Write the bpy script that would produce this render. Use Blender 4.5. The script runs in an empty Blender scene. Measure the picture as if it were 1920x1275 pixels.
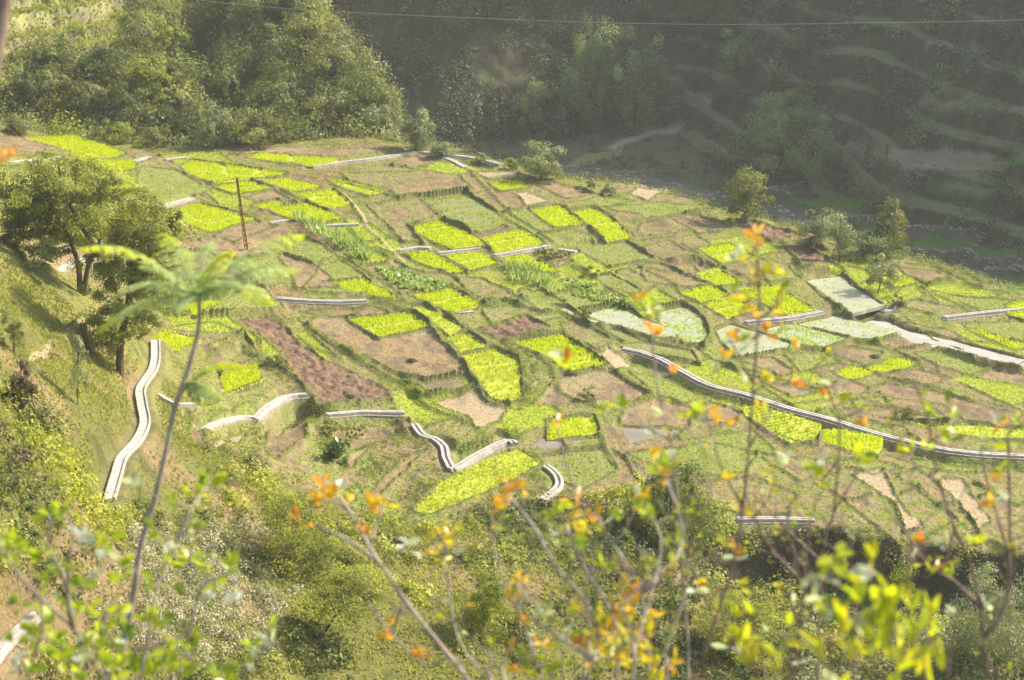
import bpy, math, random
import numpy as np
from mathutils import Vector

# ------------------------------------------------------------------ camera, light, exposure
scene = bpy.context.scene
col = scene.collection
R = math.radians
PITCH = R(17.0)
FPX = 3850.0                      # focal length in pixels of the 1920 px wide photograph
W, H = 1920.0, 1275.0

cam_d = bpy.data.cameras.new('camera')
cam_d.sensor_width = 24.93
cam_d.lens = 24.93 * FPX / W
cam_d.clip_start = 0.05
cam_d.clip_end = 3000
cam_d.dof.use_dof = True
cam_d.dof.focus_distance = 190
cam_d.dof.aperture_fstop = 4.6
cam = bpy.data.objects.new('camera', cam_d)
cam.location = (0, 0, 0)
cam.rotation_euler = (R(90) - PITCH, 0, 0)
col.objects.link(cam)
scene.camera = cam

SUN_AZ, SUN_EL = R(67), R(41)
world = bpy.data.worlds.new('World')
scene.world = world
world.use_nodes = True
wn = world.node_tree.nodes
sky = wn.new('ShaderNodeTexSky')
sky.sky_type = 'NISHITA'
sky.sun_disc = False
sky.sun_elevation = SUN_EL
sky.sun_rotation = SUN_AZ
sky.air_density = 1.2
sky.dust_density = 2.5
wn['Background'].inputs['Strength'].default_value = 0.15
world.node_tree.links.new(sky.outputs[0], wn['Background'].inputs[0])

sd_ = bpy.data.lights.new('sun', 'SUN')
sd_.energy = 4.4
sd_.angle = R(0.55)
sd_.color = (1.0, 0.92, 0.765)
sun = bpy.data.objects.new('sun', sd_)
SV = Vector((math.sin(SUN_AZ) * math.cos(SUN_EL), math.cos(SUN_AZ) * math.cos(SUN_EL), math.sin(SUN_EL)))
sun.rotation_euler = SV.to_track_quat('Z', 'Y').to_euler()
sun.location = SV * 400
col.objects.link(sun)

scene.view_settings.view_transform = 'Standard'
scene.view_settings.look = 'None'
scene.view_settings.exposure = 1.12
scene.view_settings.gamma = 1.0
scene.cycles.max_bounces = 6
scene.cycles.diffuse_bounces = 3
scene.cycles.glossy_bounces = 2
scene.cycles.transmission_bounces = 3
scene.cycles.volume_bounces = 1
scene.cycles.transparent_max_bounces = 4

rng = np.random.default_rng(7)
random.seed(7)

# ------------------------------------------------------------------ helpers: tags, meshes
def tag(o, label=None, cat=None, group=None, kind=None):
    if label: o['label'] = label
    if cat: o['category'] = cat
    if group: o['group'] = group
    if kind: o['kind'] = kind
    return o

def mesh_obj(name, V, faces, mat, parent=None, attrs=None, smooth=False):
    """faces: (n,3) or (n,4) array, or a list of such arrays; attrs: {name: per-vertex float or (n,3)}"""
    V = np.asarray(V, dtype=np.float32)
    if not isinstance(faces, (list, tuple)): faces = [faces]
    faces = [np.asarray(f, dtype=np.int32) for f in faces if len(f)]
    me = bpy.data.meshes.new(name)
    me.vertices.add(len(V)); me.vertices.foreach_set('co', V.ravel())
    nl = sum(f.size for f in faces); nf = sum(len(f) for f in faces)
    me.loops.add(nl); me.polygons.add(nf)
    me.loops.foreach_set('vertex_index', np.concatenate([f.ravel() for f in faces]))
    tot = np.concatenate([np.full(len(f), f.shape[1], np.int32) for f in faces])
    st = np.concatenate([[0], np.cumsum(tot)[:-1]]).astype(np.int32)
    me.polygons.foreach_set('loop_start', st)
    try: me.polygons.foreach_set('loop_total', tot)
    except Exception: pass
    me.polygons.foreach_set('use_smooth', np.full(nf, smooth))
    me.update(calc_edges=True)
    for k, a in (attrs or {}).items():
        a = np.asarray(a, np.float32)
        if a.ndim == 1:
            me.attributes.new(k, 'FLOAT', 'POINT').data.foreach_set('value', a)
        else:
            c = np.ones((len(a), 4), np.float32); c[:, :3] = a
            me.attributes.new(k, 'FLOAT_COLOR', 'POINT').data.foreach_set('color', c.ravel())
    me.validate()
    me.materials.append(mat)
    o = bpy.data.objects.new(name, me)
    col.objects.link(o)
    if parent is not None: o.parent = parent
    return o

def empty(name, loc):
    o = bpy.data.objects.new(name, None)
    o.location = loc; o.empty_display_size = 0.2
    col.objects.link(o)
    return o

class MB:
    """collects pieces that end as one mesh"""
    def __init__(s): s.v = []; s.q = []; s.t = []; s.a = []; s.n = 0
    def add(s, V, q=None, t=None, tone=0.5):
        V = np.asarray(V, float)
        if q is not None and len(q): s.q.append(np.asarray(q) + s.n)
        if t is not None and len(t): s.t.append(np.asarray(t) + s.n)
        s.v.append(V); s.n += len(V)
        s.a.append(np.full(len(V), tone) if np.isscalar(tone) else np.asarray(tone, float))
    def build(s, name, mat, parent=None, smooth=False, off=None):
        V = np.concatenate(s.v)
        if off is not None: V = V - np.asarray(off)
        f = []
        if s.q: f.append(np.concatenate(s.q))
        if s.t: f.append(np.concatenate(s.t))
        return mesh_obj(name, V, f, mat, parent, {'tone': np.concatenate(s.a)}, smooth)

def tube(P, rad, n=6):
    P = np.asarray(P, float); m = len(P)
    rad = np.linspace(rad[0], rad[1], m) if len(rad) == 2 else np.asarray(rad, float)
    T = np.gradient(P, axis=0); T /= np.linalg.norm(T, axis=1)[:, None] + 1e-9
    ref = np.array([0.31, 0.17, 0.05]) if abs(T[:, 2]).mean() > .6 else np.array([0, 0, 1.0])
    A = np.cross(T, ref); A /= np.linalg.norm(A, axis=1)[:, None] + 1e-9
    B = np.cross(T, A)
    ang = np.linspace(0, 2 * np.pi, n, endpoint=False)
    V = P[:, None] + rad[:, None, None] * (np.cos(ang)[None, :, None] * A[:, None] + np.sin(ang)[None, :, None] * B[:, None])
    V = V.reshape(-1, 3)
    i = np.arange(m - 1)[:, None] * n; j = np.arange(n)[None]; k = (j + 1) % n
    q = np.stack([i + j, i + k, i + n + k, i + n + j], -1).reshape(-1, 4)
    V = np.vstack([V, P[:1], P[-1:]])
    c0, c1 = m * n, m * n + 1
    t = np.vstack([np.stack([np.full(n, c0), (np.arange(n) + 1) % n, np.arange(n)], -1),
                   np.stack([np.full(n, c1), (m - 1) * n + np.arange(n), (m - 1) * n + (np.arange(n) + 1) % n], -1)])
    return V, q, t

def catmull(P, step):
    """resample a polyline as a smooth curve"""
    P = np.asarray(P, float)
    if len(P) < 3:
        n = max(2, int(np.linalg.norm(P[-1] - P[0]) / step) + 1)
        return P[0] + np.linspace(0, 1, n)[:, None] * (P[-1] - P[0])
    Q = np.vstack([2 * P[0] - P[1], P, 2 * P[-1] - P[-2]]); out = []
    for i in range(1, len(Q) - 2):
        n = max(2, int(np.linalg.norm(Q[i + 1] - Q[i]) / step))
        t = np.linspace(0, 1, n, endpoint=False)[:, None]
        a, b, c, d = Q[i - 1], Q[i], Q[i + 1], Q[i + 2]
        out.append(.5 * (2 * b + (c - a) * t + (2 * a - 5 * b + 4 * c - d) * t ** 2 + (3 * b - a - 3 * c + d) * t ** 3))
    out.append(P[-1:])
    return np.vstack(out)

def rand_unit(n):
    v = rng.normal(size=(n, 3)); return v / (np.linalg.norm(v, axis=1)[:, None] + 1e-9)

def leaves(P, size, tone, up=0.0, aspect=0.5, axis=None, nrm=None):
    """one rhombic leaf face per point"""
    n = len(P); size = np.broadcast_to(size, (n,)).astype(float)
    if nrm is not None:                       # faces lie along the surface of their clump
        nrm = nrm / (np.linalg.norm(nrm, axis=1)[:, None] + 1e-9); axis = np.cross(nrm, rand_unit(n))
    d = rand_unit(n) if axis is None else axis
    d = d + np.array([0, 0, up]); d /= np.linalg.norm(d, axis=1)[:, None] + 1e-9
    s = np.cross(d, rand_unit(n) if nrm is None else nrm); s /= np.linalg.norm(s, axis=1)[:, None] + 1e-9
    L = size[:, None]
    V = np.stack([P - d * L * .5, P + s * L * aspect * .5, P + d * L * .5, P - s * L * aspect * .5], 1).reshape(-1, 3)
    q = np.arange(4 * n).reshape(-1, 4)
    return V, q, np.repeat(np.broadcast_to(tone, (n,)), 4)

# value noise
def _hash(ix, iy, s):
    h = (ix.astype(np.int64) * 374761393 + iy.astype(np.int64) * 668265263 + s * 974634777) & 0x7fffffff
    h = ((h ^ (h >> 13)) * 1274126177) & 0x7fffffff
    h = (h ^ (h >> 16)) & 0xffff
    return h / 65535.0
def vnoise(x, y, s=0):
    x = np.asarray(x, float); y = np.asarray(y, float)
    ix = np.floor(x); iy = np.floor(y); fx = x - ix; fy = y - iy
    fx = fx * fx * (3 - 2 * fx); fy = fy * fy * (3 - 2 * fy)
    a = _hash(ix, iy, s); b = _hash(ix + 1, iy, s); c = _hash(ix, iy + 1, s); d = _hash(ix + 1, iy + 1, s)
    return (a + (b - a) * fx) * (1 - fy) + (c + (d - c) * fx) * fy
def fbm(x, y, s=0, o=4):
    r = 0; a = .5; t = 0
    for k in range(o):
        r = r + a * vnoise(x * 2 ** k, y * 2 ** k, s + 17 * k); t += a; a *= .5
    return r / t
def sstep(a, b, x):
    t = np.clip((x - a) / (b - a), 0, 1); return t * t * (3 - 2 * t)

# ------------------------------------------------------------------ pixel of the photograph <-> point of the place
def ray(u, v):
    a = (np.asarray(u, float) - W / 2) / FPX; b = (H / 2 - np.asarray(v, float)) / FPX
    y = math.cos(PITCH) + b * math.sin(PITCH); z = -math.sin(PITCH) + b * math.cos(PITCH)
    return a / y, z / y                       # X/Y, Z/Y
def at(u, v, Y):
    x, z = ray(u, v); Y = np.asarray(Y, float)
    return np.stack([x * Y, Y + 0 * x, z * Y], -1)
def pts(s):
    return np.array([[float(c) for c in p.split(',')] for p in s.split()])
def proj(P):
    P = np.asarray(P, float)
    y = P[..., 1] * math.cos(PITCH) - P[..., 2] * math.sin(PITCH)
    z = P[..., 1] * math.sin(PITCH) + P[..., 2] * math.cos(PITCH)
    return W / 2 + FPX * P[..., 0] / y, H / 2 - FPX * z / y

def inpoly(x, y, P):
    ins = np.zeros(np.shape(x), bool); n = len(P)
    for i in range(n):
        x0, y0 = P[i]; x1, y1 = P[(i + 1) % n]
        if y0 == y1: continue
        c = ((y0 > y) != (y1 > y)) & (x < (x1 - x0) * (y - y0) / (y1 - y0) + x0)
        ins ^= c
    return ins
CLOSE = {}
def linedist(x, y, P, signed=False):
    """distance to a polyline; signed: positive to the LEFT of its direction"""
    best = np.full(np.shape(x), 1e9); sg = np.ones(np.shape(x))
    for i in range(len(P) - 1):
        a = P[i]; b = P[i + 1]; d = b - a; L2 = d @ d + 1e-12
        t = np.clip(((x - a[0]) * d[0] + (y - a[1]) * d[1]) / L2, 0, 1)
        ex = x - a[0] - t * d[0]; ey = y - a[1] - t * d[1]
        D = np.hypot(ex, ey); m = D < best
        best = np.where(m, D, best)
        if signed: sg = np.where(m, np.sign(d[0] * (y - a[1]) - d[1] * (x - a[0])), sg)
    if signed and id(P) in CLOSE:
        sg = np.where(inpoly(x, y, np.vstack([P, CLOSE[id(P)]])), 1., -1.)
    return best * sg if signed else best

# ------------------------------------------------------------------ the lie of the land
class TPS:
    def __init__(s, P, lam=0.0):
        P = np.asarray(P, float); s.P = P[:, :2]; n = len(P)
        K = s.k(P[:, 0], P[:, 1]); A = np.zeros((n + 3, n + 3))
        A[:n, :n] = K + lam * np.eye(n); A[:n, n] = 1; A[:n, n + 1:] = s.P; A[n, :n] = 1; A[n + 1:, :n] = s.P.T
        s.w = np.linalg.solve(A, np.concatenate([P[:, 2], np.zeros(3)]))
    def k(s, x, y):
        r2 = (x[..., None] - s.P[:, 0]) ** 2 + (y[..., None] - s.P[:, 1]) ** 2
        return r2 * np.log(r2 + 1e-9)
    def __call__(s, x, y):
        x = np.asarray(x, float); y = np.asarray(y, float); sh = x.shape; x = x.ravel(); y = y.ravel()
        out = np.empty(len(x)); n = len(s.P)
        for i in range(0, len(x), 100000):
            a = x[i:i + 100000]; b = y[i:i + 100000]
            out[i:i + 100000] = s.k(a, b) @ s.w[:n] + s.w[n] + s.w[n + 1] * a + s.w[n + 2] * b
        return out.reshape(sh)

PK, PB, PC = -67.7, -0.05, 0.06               # the field slope as a plane
def planeY(u, v):
    x, z = ray(u, v); return -PK / (-z + PC + PB * x)
def ctl(rows): return [at(u, v, Y) for u, v, Y in rows]

fieldpx = [(60, 262), (250, 300), (450, 300), (640, 280), (780, 290), (950, 330), (350, 400), (600, 400), (850, 440), (1100, 420),
           (1300, 420), (1450, 450), (600, 520), (850, 560), (1100, 560), (1400, 560), (1650, 560), (1850, 590), (480, 620), (700, 650),
           (950, 660), (1250, 650), (1550, 680), (1850, 700), (640, 760), (900, 760), (1150, 760), (1450, 790), (1750, 800), (900, 900),
           (1150, 870), (1500, 900), (1850, 920), (780, 960), (1250, 930), (1600, 985), (1900, 1000), (2000, 620), (2000, 850)]
C = [at(u, v, planeY(u, v)) for u, v in fieldpx]
C += ctl([(0, 450, 158), (60, 485, 172), (0, 330, 210), (150, 548, 158), (0, 590, 132), (100, 650, 138), (230, 700, 150),
          (290, 650, 163), (265, 760, 145), (0, 800, 114), (120, 850, 121), (207, 933, 122), (0, 1000, 104), (300, 1000, 123),
          (480, 850, 148), (-120, 700, 112), (-120, 450, 145), (0, 1270, 97), (400, 1270, 110), (960, 1290, 120), (1450, 1290, 127),
          (1900, 1290, 128), (600, 1050, 130), (1000, 1020, 139), (1400, 1060, 142), (-150, 1275, 88), (2100, 1290, 125), (-150, 1000, 95)])
for Xn in (-60, -25, 0, 25, 60):
    C += [np.array([Xn, 0, -1.75 + (0 if Xn > -30 else 4)]), np.array([Xn, 30, -22 + (0 if Xn > -30 else 5)]), np.array([Xn, 60, -41.5 + (0 if Xn > -30 else 5)])]
C += [np.array([-110, 150, -20.]), np.array([-100, 60, -12.]), np.array([120, 100, -60.]), np.array([110, 180, -62.]), np.array([-110, 220, -25])]
spur = TPS(C, 1.0)

edge_px = pts('-150,235 0,248 130,250 330,275 430,272 560,262 690,252 760,275 830,287 940,308 1050,338 1190,347 1290,378 1370,408 1420,413 1510,438 1600,474 1700,486 1790,510 1850,536 1920,545 2050,575')
edge_px[:, 1] -= 5
EDGE = at(edge_px[:, 0], edge_px[:, 1], planeY(edge_px[:, 0], edge_px[:, 1]))[:, :2]
EDGE = np.vstack([EDGE[0] + [-250, -60], EDGE, EDGE[-1] + [120, -160]])

H1 = TPS(ctl([(0, 240, 256), (0, 120, 267), (0, 0, 277), (-200, 0, 262), (-200, 240, 246), (150, 245, 262), (150, 120, 274), (150, 0, 288),
              (300, 120, 288), (290, 0, 303), (370, 215, 268), (350, 130, 287)]), 1.0)
H1R = at(*np.array([(270, -200, 330), (290, -60, 312), (350, 130, 288), (378, 215, 270), (390, 270, 256)]).T)[:, :2]
H2 = TPS(ctl([(430, 250, 268), (430, 100, 292), (430, 0, 306), (560, 250, 264), (600, 120, 281), (560, 0, 298), (640, 60, 298),
              (740, 180, 283), (752, 245, 268), (500, 0, 300), (700, 120, 290)]), 1.0)
H2R = at(*np.array([(520, -200, 330), (560, -40, 310), (640, 60, 298), (735, 170, 284), (755, 250, 268), (775, 300, 255)]).T)[:, :2]
H2L = at(*np.array([(470, -200, 330), (450, -60, 316), (435, 100, 292), (425, 180, 280), (410, 262, 264)]).T)[:, :2]

FLOOR = -80.0
foot_px = pts('300,240 600,256 850,272 1000,270 1120,256 1235,238 1290,275 1340,322 1480,345 1600,412 1750,466 1920,540 2100,600')
fx_, fz_ = ray(foot_px[:, 0], foot_px[:, 1])
FOOT = np.stack([fx_ * FLOOR / fz_, FLOOR / fz_], -1)
FOOT = np.vstack([FOOT[0] + [-300, 40], FOOT, FOOT[-1] + [160, -170]])

CLOSE[id(EDGE)] = np.array([[EDGE[-1, 0] + 600, EDGE[-1, 1]], [900, 1500], [-1200, 1500], [EDGE[0, 0] - 600, EDGE[0, 1]]])
CLOSE[id(FOOT)] = np.array([[FOOT[-1, 0] + 600, FOOT[-1, 1]], [1200, 1500], [-1200, 1500], [FOOT[0, 0] - 600, FOOT[0, 1]]])
H1R = np.vstack([[-60, 900], H1R, [-31, 150]]); H2R = np.vstack([[-150, 900], [-75, 400], H2R, [-6, 150]]); H2L = np.vstack([[-190, 900], H2L, [-34, 150]])
for Hc, xs in ((H1R, -1), (H2R, -1), (H2L, -1)):
    CLOSE[id(Hc)] = np.array([[900, 150], [900, 900]])

BANK_px = pts('1330,1000 1380,985 1530,984 1640,1008 1760,1020 1930,1040 2100,1060')

def smax(a, b, k=1.5):
    h = np.clip(.5 + .5 * (a - b) / k, 0, 1); return b + (a - b) * h + k * h * (1 - h)

def land(x, y, full=False):
    x = np.asarray(x, float); y = np.asarray(y, float)
    sp = spur(x, y)
    sd = linedist(x, y, EDGE, True)              # > 0 beyond the edge of the terraced spur
    out = np.maximum(sd, 0)
    sp = sp - out * 0.85 * sstep(0, 6, out) - np.maximum(0, out - 60) * .5
    bk = linedist(x, y, BANK, True)
    nb = sstep(0.3, -1.6, bk) * sstep(140, 150, y + 8) * sstep(-3.5, 1.5, x - BANK[0, 0])
    sp = sp - 3.6 * nb
    n1 = fbm(x / 14, y / 14, 3) - .5; n2 = fbm(x / 5, y / 5, 5) - .5
    fl = FLOOR + 1.2 * n1 + np.where(x < -5, 0, 0) + 14 * sstep(-8, -60, x)
    h1 = H1(x, y) - 3.0 * np.maximum(0, linedist(x, y, H1R, True)) + 5.5 * n1 + 2.6 * n2 - 3 * np.maximum(0, 3 - sd)
    h2 = H2(x, y) - 6.0 * np.maximum(0, linedist(x, y, H2R, True)) - 0.9 * np.maximum(0, -linedist(x, y, H2L, True)) + 6.5 * n1 + 3.0 * n2 - 3 * np.maximum(0, 3 - sd)
    # stepped terraces on the upper part of the first hill
    h1t = np.floor(h1 / 2.6) * 2.6 + 2.6 * sstep(.62, 1., np.mod(h1, 2.6) / 2.6)
    h1 = h1 + (h1t - h1) * .85 * sstep(-44, -41, h1) * sstep(-42, -52, x)
    fd = linedist(x, y, FOOT, True)
    cr = 66 + np.clip((y - 300) * .6, -40, 150)  # the crest gets higher up the valley
    big = fbm(x / 45, y / 45, 11) - .5
    up = np.maximum(fd + 9 * big * sstep(0, 25, fd), -5)
    hz = np.where(up < 16, up * .98, 15.7 + (up - 16) * 1.1 + np.maximum(up - 45, 0) * .6)
    rt = sstep(24, 40, x)
    st = 5.0
    hw = hz + 4.0 * (vnoise(x / 30, y / 30, 31) - .5) + 1.2 * n1 + .6 * n2
    if full: global FRAC; FRAC = np.mod(hw, st) / st * rt + (1 - rt)
    tz = np.floor(hw / st) * st + st * sstep(.48, 1., np.mod(hw, st) / st)
    hz = hz + (tz - hz) * rt * sstep(2, 6, hz) * (.55 + .42 * sstep(.3, .55, vnoise(x / 17, y / 17, 33)))
    hz = hz + (1 - .7 * rt) * (5 * n1 + 2.2 * n2) * sstep(0, 12, hz)
    so = -(x - 17) * math.cos(SUN_AZ) + (y - 400) * math.sin(SUN_AZ)    # notch put into the unseen ridge so sun reaches a few tree tops
    hz = hz - np.minimum(sstep(36, 130, fd) * 120, 84) * np.maximum(np.exp(-(np.abs(so - 1) / 5.) ** 4), np.exp(-(np.abs(so - 11) / 5.) ** 4))
    hz = np.minimum(hz, cr + .12 * np.maximum(hz - cr, 0))
    fr = FLOOR + np.maximum(hz, -6)
    lo = smax(smax(fl, fr, 1.5), smax(h1, h2, 2.), 2.)
    z = smax(sp, lo, 1.2)
    if not full: return z
    reg = np.argmax(np.stack([sp, fl + .3, h1, h2, fr]), 0)
    return z, reg, sd, bk, hz
BANK = np.zeros((2, 2)) + 1e6                     # set after the first look at the ground
def hit(u, v, y0=60., y1=520., f=None):
    """where the sight line through a pixel meets the ground"""
    f = f or land
    u = np.atleast_1d(np.asarray(u, float)); v = np.atleast_1d(np.asarray(v, float))
    x, z = ray(u, v); Ys = np.concatenate([np.arange(y0, 300, 1.5), np.arange(300, y1, 3.)])
    g = f(x[:, None] * Ys, np.broadcast_to(Ys, (len(u), len(Ys)))) - z[:, None] * Ys
    i = np.argmax(g > 0, 1); i = np.where((g > 0).any(1), np.maximum(i, 1), len(Ys) - 1)
    a = Ys[i - 1]; b = Ys[i]
    for _ in range(14):
        m = (a + b) / 2; up = f(x * m, m) - z * m > 0
        b = np.where(up, m, b); a = np.where(up, a, m)
    return np.stack([x * b, b, z * b], -1)
BANK = at(BANK_px[:, 0], BANK_px[:, 1], planeY(BANK_px[:, 0], BANK_px[:, 1]))[:, :2]
# ------------------------------------------------------------------ what lies on the fields (outlines read off as positions, then laid on the ground)
# kind: B bright rice seedbed, Y thinner yellow-green rice, M dull green crop, W flooded plot with seedlings
PLOTS = [
 ('B', '42,250 140,253 236,291 205,298 160,296 100,277 55,263', ['60,260 115,272 200,298'], 'long bright green rice plot at the upper end of the fields beside the bushes', 0),
 ('B', '170,300 247,305 258,317 217,324 190,324', [], 'small bright rice plot just below the long upper one by the concrete slabs', 0),
 ('B', '213,346 240,346 256,358 217,364', [], 'smallest bright rice plot showing beside the big tree crown', 0),
 ('B', '465,295 493,287 547,293 635,300 585,314 547,308', ['547,293 547,309'], 'bright rice strip under the ploughed ridge at the top of the fields', 0),
 ('B', '340,312 362,300 460,315 540,328 483,336 403,346 373,334', ['420,309 425,330', '490,320 470,335', '373,318 470,332'], 'wide pieced rice plot with greener patches below the short slab', 0),
 ('B', '405,350 463,338 510,355 440,364', ['425,357 490,347'], 'rice plot crossed by two thin bunds behind the rusty mast', 0),
 ('B', '497,340 533,334 603,352 550,362', [], 'plain bright rice plot above the dotted rice plot', 0),
 ('B', '557,364 623,353 660,388 615,396', ['580,374 640,366', '598,386 652,379'], 'dotted rice plot with wavy gaps beside the curved grassy bund', 1),
 ('B', '477,386 520,377 530,387 497,393', [], 'tiny bright rice plot between brown ground and the grassy bund', 0),
 ('B', '505,393 573,380 637,412 600,418 545,410', [], 'bright rice plot ending at the tall maize patch', 0),
 ('B', '313,393 373,377 477,413 393,436', ['335,388 385,420', '385,420 455,405'], 'large bright rice plot below the tilted concrete slab beside the mast', 0),
 ('B', '330,570 400,565 412,580 370,592', [], 'bright rice plot half hidden behind the feathery sapling crown', 0),
 ('B', '280,622 305,613 372,655 333,666 310,645', [], 'bright rice plot beside the head of the paved path', 1),
 ('B', '420,693 480,692 487,720 417,727', [], 'short bright rice plot in the green field above the stone wall', 0),
 ('B', '613,530 683,522 707,540 755,567 715,560 655,545', [], 'thin curving rice plot beneath the vegetable rows', 0),
 ('Y', '610,333 640,335 735,362 690,369 640,350', [], 'long yellow green rice sliver under the grassy hump', 0),
 ('B', '768,423 840,412 853,420 908,462 848,468 815,455', ['785,431 855,421', '815,450 885,441'], 'bright rice plot in three strips above the middle canal', 0),
 ('B', '897,442 980,430 1017,457 930,475', ['915,457 995,444'], 'bright rice plot in two strips touching the middle canal', 0),
 ('B', '763,475 803,470 827,487 873,512 843,516 787,493', [], 'bright rice plot under the first piece of the middle canal', 0),
 ('B', '837,480 897,472 930,498 887,511', ['855,493 915,485'], 'bright rice plot under the second piece of the middle canal', 0),
 ('B', '937,485 983,477 1047,512 1033,517 990,500', ['985,495 1015,490'], 'bright rice plot ending at the bushy maize clump', 0),
 ('B', '920,343 970,340 988,353 940,359', [], 'lone small rice plot near the ridge among bare plots', 0),
 ('B', '997,392 1050,386 1093,423 1040,428', ['1030,410 1073,402'], 'rice plot in two halves inside a raised dark bund', 0),
 ('B', '1070,395 1110,390 1140,407 1182,448 1137,455 1107,423', ['1110,422 1155,417', '1127,438 1170,433'], 'long stepped rice plot running downhill inside a curved bund', 0),
 ('M', '790,370 873,358 960,427 900,442 840,413', ['815,384 890,370', '830,400 915,387', '860,420 940,407'], 'big dull green crop plot above the two strip rice plot', 0),
 ('M', '1083,463 1173,453 1223,487 1147,503', [], 'dull green crop plot beside the end of the middle canal', 0),
 ('M', '1113,518 1147,513 1200,547 1173,558', [], 'narrow green crop plot above the flooded plots', 0),
 ('B', '773,553 843,543 907,573 847,586 820,575', ['812,570 870,556'], 'bright rice plot with its lower edge on a thin white slab', 0),
 ('Y', '757,573 797,572 827,590 867,617 840,628 800,600', ['812,602 845,594'], 'yellow green rice strip squeezed between two grassy bunds', 0),
 ('Y', '837,630 877,625 907,648 863,658', ['850,645 890,637'], 'short yellow green plot between bunds above the tall yellow plot', 0),
 ('B', '657,600 773,586 807,617 713,636', ['690,617 790,599'], 'brilliant green rice plot standing alone in a bare brown field', 0),
 ('Y', '862,663 927,652 970,673 973,710 980,747 957,763 917,747 887,707', ['880,690 970,678', '900,725 977,715', '915,745 980,738'], 'tall yellow green rice plot in horizontal bands', 0),
 ('B', '967,642 1050,627 1138,687 1070,698 1033,673', ['1060,690 1122,675'], 'large brilliant rice plot with a dark hollow below it', 0),
 ('B', '1033,790 1110,780 1123,817 1030,823', [], 'small brilliant rice plot beside the muddy puddle', 1),
 ('M', '1063,827 1127,820 1130,835 1067,843', [], 'thin green seedling plot just below the puddle rice plot', 1),
 ('M', '1013,855 1133,840 1153,880 1090,918 1050,893', [], 'green seedling field with a bare round spot', 1),
 ('Y', '850,892 905,864 968,841 1007,868 985,888 850,950 800,966 777,955 825,905', [], 'big rice field planted in rows below the angled canal', 2),
 ('M', '790,723 880,707 893,723 807,743', [], 'pale grass plot between two brown plots', 0),
 ('B', '1313,467 1367,457 1410,483 1357,497', ['1335,482 1390,469'], 'rice plot in two strips beside the dark terrace wall', 0),
 ('Y', '1295,517 1352,500 1357,509 1310,522', [], 'narrow sparse rice plot planted in rows', 2),
 ('B', '1306,524 1352,511 1387,533 1357,539', [], 'bright rice plot directly below the sparse row plot', 0),
 ('B', '1275,548 1333,537 1363,555 1317,568', [], 'round cornered brilliant rice plot above the flooded plots', 0),
 ('B', '1323,570 1380,555 1427,582 1363,597', ['1345,583 1405,567'], 'rice plot touching the small canal behind orange leaves', 0),
 ('B', '1383,543 1443,535 1520,582 1477,592', [], 'brilliant rice plot sloping down to the small canal', 0),
 ('B', '1590,493 1623,485 1717,533 1677,542 1630,507', [], 'long bright rice plot behind the small willow by the spur rim', 0),
 ('B', '1895,572 1930,560 1990,590 1940,602 1893,588', [], 'bright rice plot beyond the stone canal at the rim', 0),
 ('B', '1817,617 1847,622 1925,652 1900,657 1847,632', [], 'thin bright rice strip along the open water', 0),
 ('B', '1570,700 1597,688 1637,702 1597,715', [], 'smaller of two neighbouring rice plots in bare ground', 0),
 ('B', '1627,690 1687,672 1717,685 1653,703', [], 'larger of two neighbouring rice plots in bare ground', 0),
 ('B', '1547,808 1570,805 1650,823 1640,855 1600,848 1545,830', [], 'brilliant rice plot sunk under the long canal wall', 0),
 ('Y', '1383,763 1420,758 1533,797 1530,833 1480,833 1440,807', [], 'sparse rice plot in rows below the long canal', 2),
 ('Y', '1687,789 1810,795 1990,812 1990,830 1847,822 1747,805', ['1747,797 1925,818'], 'yellow rice strip above the long canal', 0),
 ('M', '1120,617 1157,610 1207,640 1290,660 1310,683 1240,665 1175,650', ['1205,640 1215,658'], 'green rice plot above the head of the long canal', 1),
 ('W', '1040,573 1067,575 1083,590 1130,610 1105,613 1070,592', [], 'narrow flooded plot bending beside a dark bund', 0.3),
 ('W', '1093,582 1157,569 1187,583 1200,597 1267,627 1263,641 1223,638 1170,613 1130,606', ['1170,585 1140,603'], 'pale flooded plot with few seedlings', 0.35),
 ('W', '1237,577 1280,570 1300,577 1317,597 1327,633 1320,652 1283,647 1270,635 1240,605', [], 'rounded flooded plot thick with seedlings', 0.6),
 ('W', '1343,615 1370,602 1477,647 1473,657 1407,668 1380,670 1357,637', [], 'flooded plot behind the orange leaved shoot', 0.4),
 ('W', '1430,617 1480,602 1588,640 1547,657 1487,645 1443,627', [], 'greenest of the flooded plots beneath the small canal', 0.7),
 ('W', '1503,603 1563,587 1685,628 1643,644 1595,637', [], 'bright flooded plot next to the open water', 0.4),
 ('W', '1510,520 1580,513 1613,547 1655,578 1597,593 1567,573', [], 'flooded plot mirroring a pale patch of sky below ploughed ground', 0.25),
]
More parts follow.
